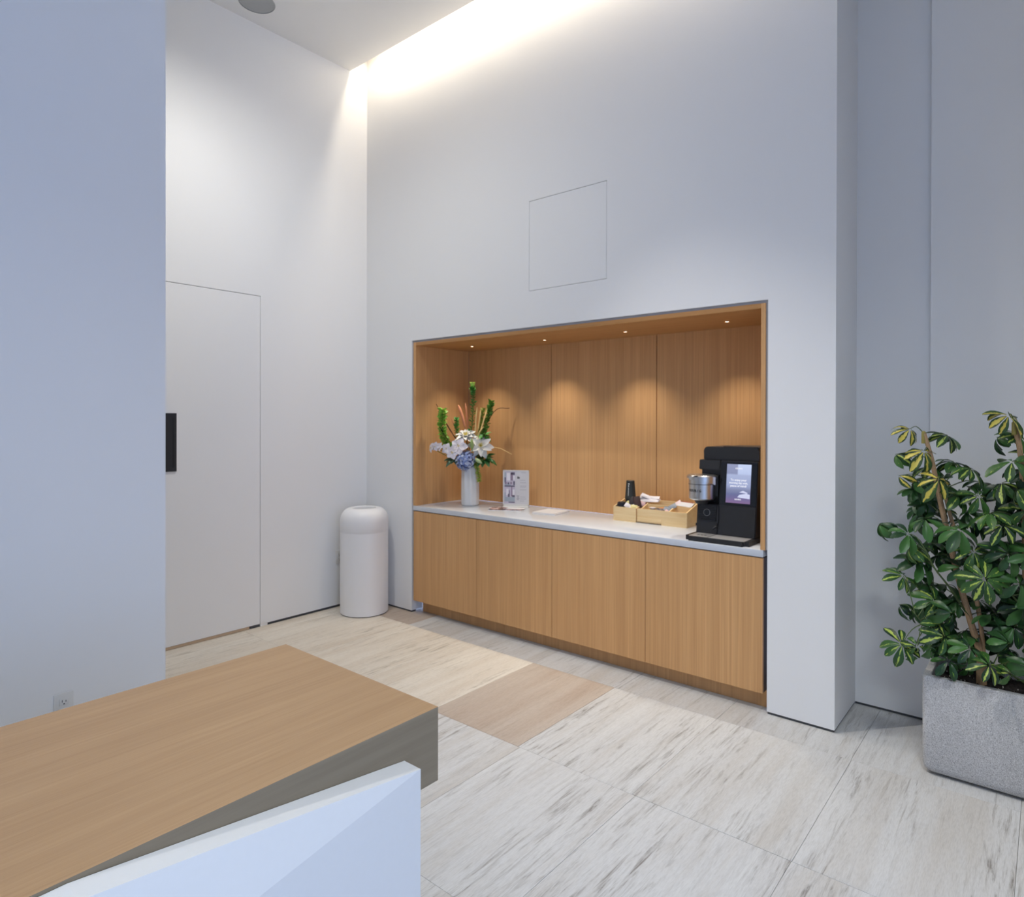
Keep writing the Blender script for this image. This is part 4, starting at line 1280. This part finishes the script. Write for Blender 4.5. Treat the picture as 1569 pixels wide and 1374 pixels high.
T3 = [(-0.07, 3.75, 0.40), (-0.077, 3.75, 0.597), (-0.085, 3.74, 0.896), (-0.09, 3.72, 1.195), (-0.104, 3.68, 1.492), (-0.127, 3.65, 1.638)]
BR = [[(-0.292, 3.72, 0.72), (-0.367, 3.66, 0.864), (-0.423, 3.62, 0.956), (-0.452, 3.6, 1.033)],
      [(-0.252, 3.735, 0.47), (-0.383, 3.7, 0.587), (-0.451, 3.6, 0.676), (-0.493, 3.56, 0.739)],
      [(-0.076, 3.75, 0.60), (-0.089, 3.73, 0.778), (-0.146, 3.66, 0.887), (-0.19, 3.6, 0.964)],
      [(-0.075, 3.75, 0.45), (-0.14, 3.70, 0.50), (-0.20, 3.6, 0.55)]]
pa = thing('umbrella_plant', 'variegated umbrella plant with two bare stems leaning left in the planter', 'plant', (-0.25, 3.72, 0.42))
pb = thing('umbrella_plant', 'greener umbrella plant at the right edge of the frame in the same planter', 'plant', (-0.07, 3.75, 0.42))
s1 = spline(T1, 4)
obj('trunk', tube(NB(), s1, [0.0165 - 0.007 * i / (len(s1) - 1) for i in range(len(s1))], 10), BARK, pa)
s2 = spline(T2, 4)
obj('trunk', tube(NB(), s2, [0.0105 - 0.003 * i / (len(s2) - 1) for i in range(len(s2))], 9), BARK, pa)
b_ = lathe(NB(), [(0.010, -0.05), (0.0095, 0.004), (0.004, 0.010)], (-0.474, 3.66, 1.594), 9)
obj('cut_tip', b_, BARKY, pa)
tw_ = NB()
tube(tw_, [(-0.385 + 0.024 * math.cos(a), 3.692 + 0.022 * math.sin(a), 1.165 + 0.004 * math.sin(3 * a)) for a in [2 * PI * k / 16 for k in range(17)]], 0.0018, 5)
obj('tie', tw_, plain('tie_wire', (60, 90, 80), 0.5), pa)
s3 = spline(T3, 4)
obj('trunk', tube(NB(), s3, [0.016 - 0.006 * i / (len(s3) - 1) for i in range(len(s3))], 10), BARK, pb)
obj('cut_tip', lathe(NB(), [(0.0105, -0.05), (0.010, 0.004), (0.004, 0.010)], (-0.127, 3.65, 1.642), 9), BARKY, pb)
for k, q in enumerate(BR):
    ss = spline(q, 4)
    obj('branch', tube(NB(), ss, [0.0055 - 0.0025 * i / (len(ss) - 1) for i in range(len(ss))], 7), PETI, pa if k < 2 else pb)

W = [ (-0.531,3.66,1.614,0.08,2,'c'),(-0.387,3.75,1.583,0.086,1,'u'),(-0.468,3.62,1.509,0.094,2,'c'),(-0.6,3.7,1.485,0.072,1,'l'),(-0.576,3.64,1.383,0.071,2,'l'),(-0.515,3.68,1.367,0.08,0,'l'),(-0.399,3.56,1.382,0.097,2,'c'),(-0.365,3.78,1.455,0.089,1,'u'),(-0.293,3.72,1.43,0.086,1,'u'),(-0.248,3.82,1.358,0.088,0,'u'),(-0.146,3.64,1.679,0.1,2,'c'),(-0.195,3.74,1.577,0.073,0,'l'),(-0.112,3.7,1.588,0.077,1,'c'),(-0.132,3.6,1.474,0.098,1,'u'),(-0.115,3.6,1.353,0.098,1,'l'),(-0.664,3.66,1.135,0.079,0,'l'),(-0.527,3.6,1.108,0.088,0,'c'),(-0.468,3.66,1.182,0.095,0,'u'),(-0.336,3.7,1.299,0.093,1,'u'),(-0.32,3.58,1.155,0.108,0,'u'),(-0.209,3.62,1.236,0.1,1,'u'),(-0.164,3.58,1.192,0.087,1,'c'),(-0.53,3.64,1.038,0.089,1,'l'),(-0.491,3.7,0.961,0.096,0,'c'),(-0.222,3.52,0.954,0.098,1,'c'),(-0.102,3.58,0.942,0.091,0,'c'),(-0.58,3.7,0.736,0.072,0,'l'),(-0.551,3.62,0.899,0.083,1,'c'),(-0.419,3.62,0.802,0.099,1,'c'),(-0.346,3.56,0.771,0.084,0,'d'),(-0.537,3.5,0.601,0.092,1,'c'),(-0.471,3.48,0.611,0.066,1,'d'),(-0.374,3.56,0.657,0.091,1,'c'),(-0.32,3.64,0.971,0.085,0,'c'),(-0.204,3.5,0.583,0.074,1,'c'),(-0.212,3.7,0.758,0.091,0,'u'),(-0.138,3.58,0.673,0.081,0,'d'),(-0.124,3.66,0.729,0.088,0,'c'),(-0.271,3.6,1.058,0.083,1,'c'),(-0.142,3.6,1.065,0.093,0,'c'),(-0.287,3.6,0.536,0.078,0,'d'),(-0.497,3.52,0.557,0.061,1,'d'),(-0.418,3.76,0.996,0.09,0,'u'),(-0.452,3.72,0.647,0.077,0,'l'),(-0.515,3.78,0.717,0.085,0,'l'),(-0.187,3.78,0.871,0.086,0,'u'),(-0.284,3.78,1.168,0.088,0,'u'),(-0.434,3.8,1.215,0.084,1,'u'),(-0.114,3.72,1.192,0.089,0,'u'),(-0.311,3.76,0.65,0.081,0,'u'),(-0.11,3.66,0.585,0.076,0,'d'),(-0.186,3.74,1.061,0.085,0,'u'),(-0.42,3.8,0.553,0.078,0,'u'),(-0.257,3.68,1.304,0.085,1,'c'),(-0.173,3.7,1.368,0.09,1,'u'),(-0.394,3.8,0.848,0.084,0,'u'),(-0.093,3.7,0.814,0.088,0,'c'),(-0.517,3.78,1.242,0.079,0,'l'),(-0.468,3.76,1.426,0.078,1,'u'),(-0.078,3.66,1.261,0.099,1,'c'),(-0.054,3.62,1.068,0.097,0,'c'),(-0.045,3.68,1.494,0.098,1,'c'),(-0.02,3.62,0.874,0.096,0,'c'),(-0.011,3.75,1.258,0.1,0,'u'),(-0.037,3.6,0.705,0.085,0,'d'),(-0.089,3.8,1.427,0.091,1,'u'),(-0.461,3.8,1.043,0.078,0,'u'),(-0.347,3.72,0.793,0.081,0,'c'),(-0.485,3.76,0.848,0.084,0,'u'),(-0.236,3.84,1.008,0.088,0,'u'),(-0.263,3.8,0.791,0.088,0,'u'),(-0.43,3.55,0.60,0.075,0,'d'),(-0.36,3.56,0.55,0.07,0,'c'),(-0.275,3.54,0.63,0.078,0,'c'),(-0.13,3.52,0.56,0.075,1,'d'),(-0.06,3.52,0.60,0.08,0,'d'),(-0.39,3.60,0.70,0.07,1,'c') ]
axes = [(pa, s1), (pa, s2), (pb, s3)]
for k, q in enumerate(BR):
    axes.append((pa if k < 2 else pb, spline(q, 4)))
random.seed(23)
for (x, y, z, r_, typ, fc) in W:
    P = Vector((x, y, z))
    # the nearest stem point a little below the whorl carries the petiole
    best = None
    for own, path in axes:
        for q in path:
            dz = P.z - q.z
            if q.z < 0.42: continue
            d = (P - q).length + (0.0 if dz > 0.01 else 0.08) + (0.0 if (own is pa) == (x < -0.24) else 0.5)
            if best is None or d < best[0]:
                best = (d, own, q)
    _, own, q = best
    out = (P - q)
    o2 = Vector((out.x, out.y, 0))
    o2 = o2.normalized() if o2.length > 1e-3 else Vector((0, -1, 0))
    if fc == 'u': n_ = Vector((0, 0, 1)) + o2 * 0.35 + CAMD * 0.15
    elif fc == 'c': n_ = Vector((0, 0, 0.75)) + CAMD * 0.75 + o2 * 0.15
    elif fc == 'l': n_ = Vector((-0.7, -0.25, 0.65))
    else: n_ = Vector((0, 0, 0.35)) + CAMD * 0.9 + o2 * 0.3
    n_ += Vector((random.uniform(-.28, .28), random.uniform(-.25, .25), random.uniform(-.1, .15)))
    bx, by, bz = basis(n_)
    mid = q.lerp(P, 0.55) + Vector((0, 0, 0.022))
    lf = obj('leaf', tube(NB(), spline([q, mid, P], 3), [0.0028, 0.0026, 0.0024, 0.0022, 0.002, 0.0018, 0.0016], 5), PETI, own)
    N = random.choice((7, 8, 8, 9)) if r_ > 0.075 else random.choice((6, 7))
    a0 = random.uniform(0, 2 * PI)
    for k in range(N):
        a = a0 + 2 * PI * k / N + random.uniform(-0.12, 0.12)
        d = bx * math.cos(a) + by * math.sin(a)
        dr = random.uniform(0.0, 0.5) + (0.35 if fc in 'ld' else 0.22 if typ == 2 else 0.0)
        xd = d * math.cos(dr) - bz * math.sin(dr)
        zd = bz * math.cos(dr) + d * math.sin(dr)
        cv = random.choice((0, 0, 1)) if fc in 'uc' else random.choice((1, 2))
        put('leaflet', LMESH[typ][cv], lf, P + xd * 0.010, frame(xd, zd), r_ * 1.10 * random.uniform(0.78, 1.12))

# the small inner foliage behind the large leaves, too dense to pick apart
for own, cx_, n_, sd in ((pa, -0.36, 34, 5), (pb, -0.08, 34, 6)):
    random.seed(sd)
    b_ = NB()
    for k in range(n_):
        z = random.uniform(0.52, 1.42)
        P = Vector((cx_ - (z - 0.7) * (0.13 if own is pa else 0.03) + random.uniform(-0.13, 0.13), random.uniform(3.70, 3.92), z))
        bx, by, bz = basis(Vector((random.uniform(-.5, .5), -0.5 + random.uniform(-.4, .4), 0.8)))
        N = random.choice((6, 7, 8))
        a0 = random.uniform(0, 6)
        for q in range(N):
            a = a0 + 2 * PI * q / N
            d = bx * math.cos(a) + by * math.sin(a)
            dr = random.uniform(0.1, 0.6)
            mt = Matrix.Translation(P) @ frame(d * math.cos(dr) - bz * math.sin(dr), bz * math.cos(dr) + d * math.sin(dr)).to_4x4() @ Matrix.Scale(random.uniform(0.07, 0.10), 4)
            t_m = LMESH[0][random.choice((0, 1))]
            nv = len(b_.verts)
            b_.from_mesh(t_m)
            b_.verts.ensure_lookup_table()
            bmesh.ops.transform(b_, matrix=mt, verts=b_.verts[nv:])
    o = obj('inner_foliage', b_, LM[0], own, 60)
    o['kind'] = 'stuff'
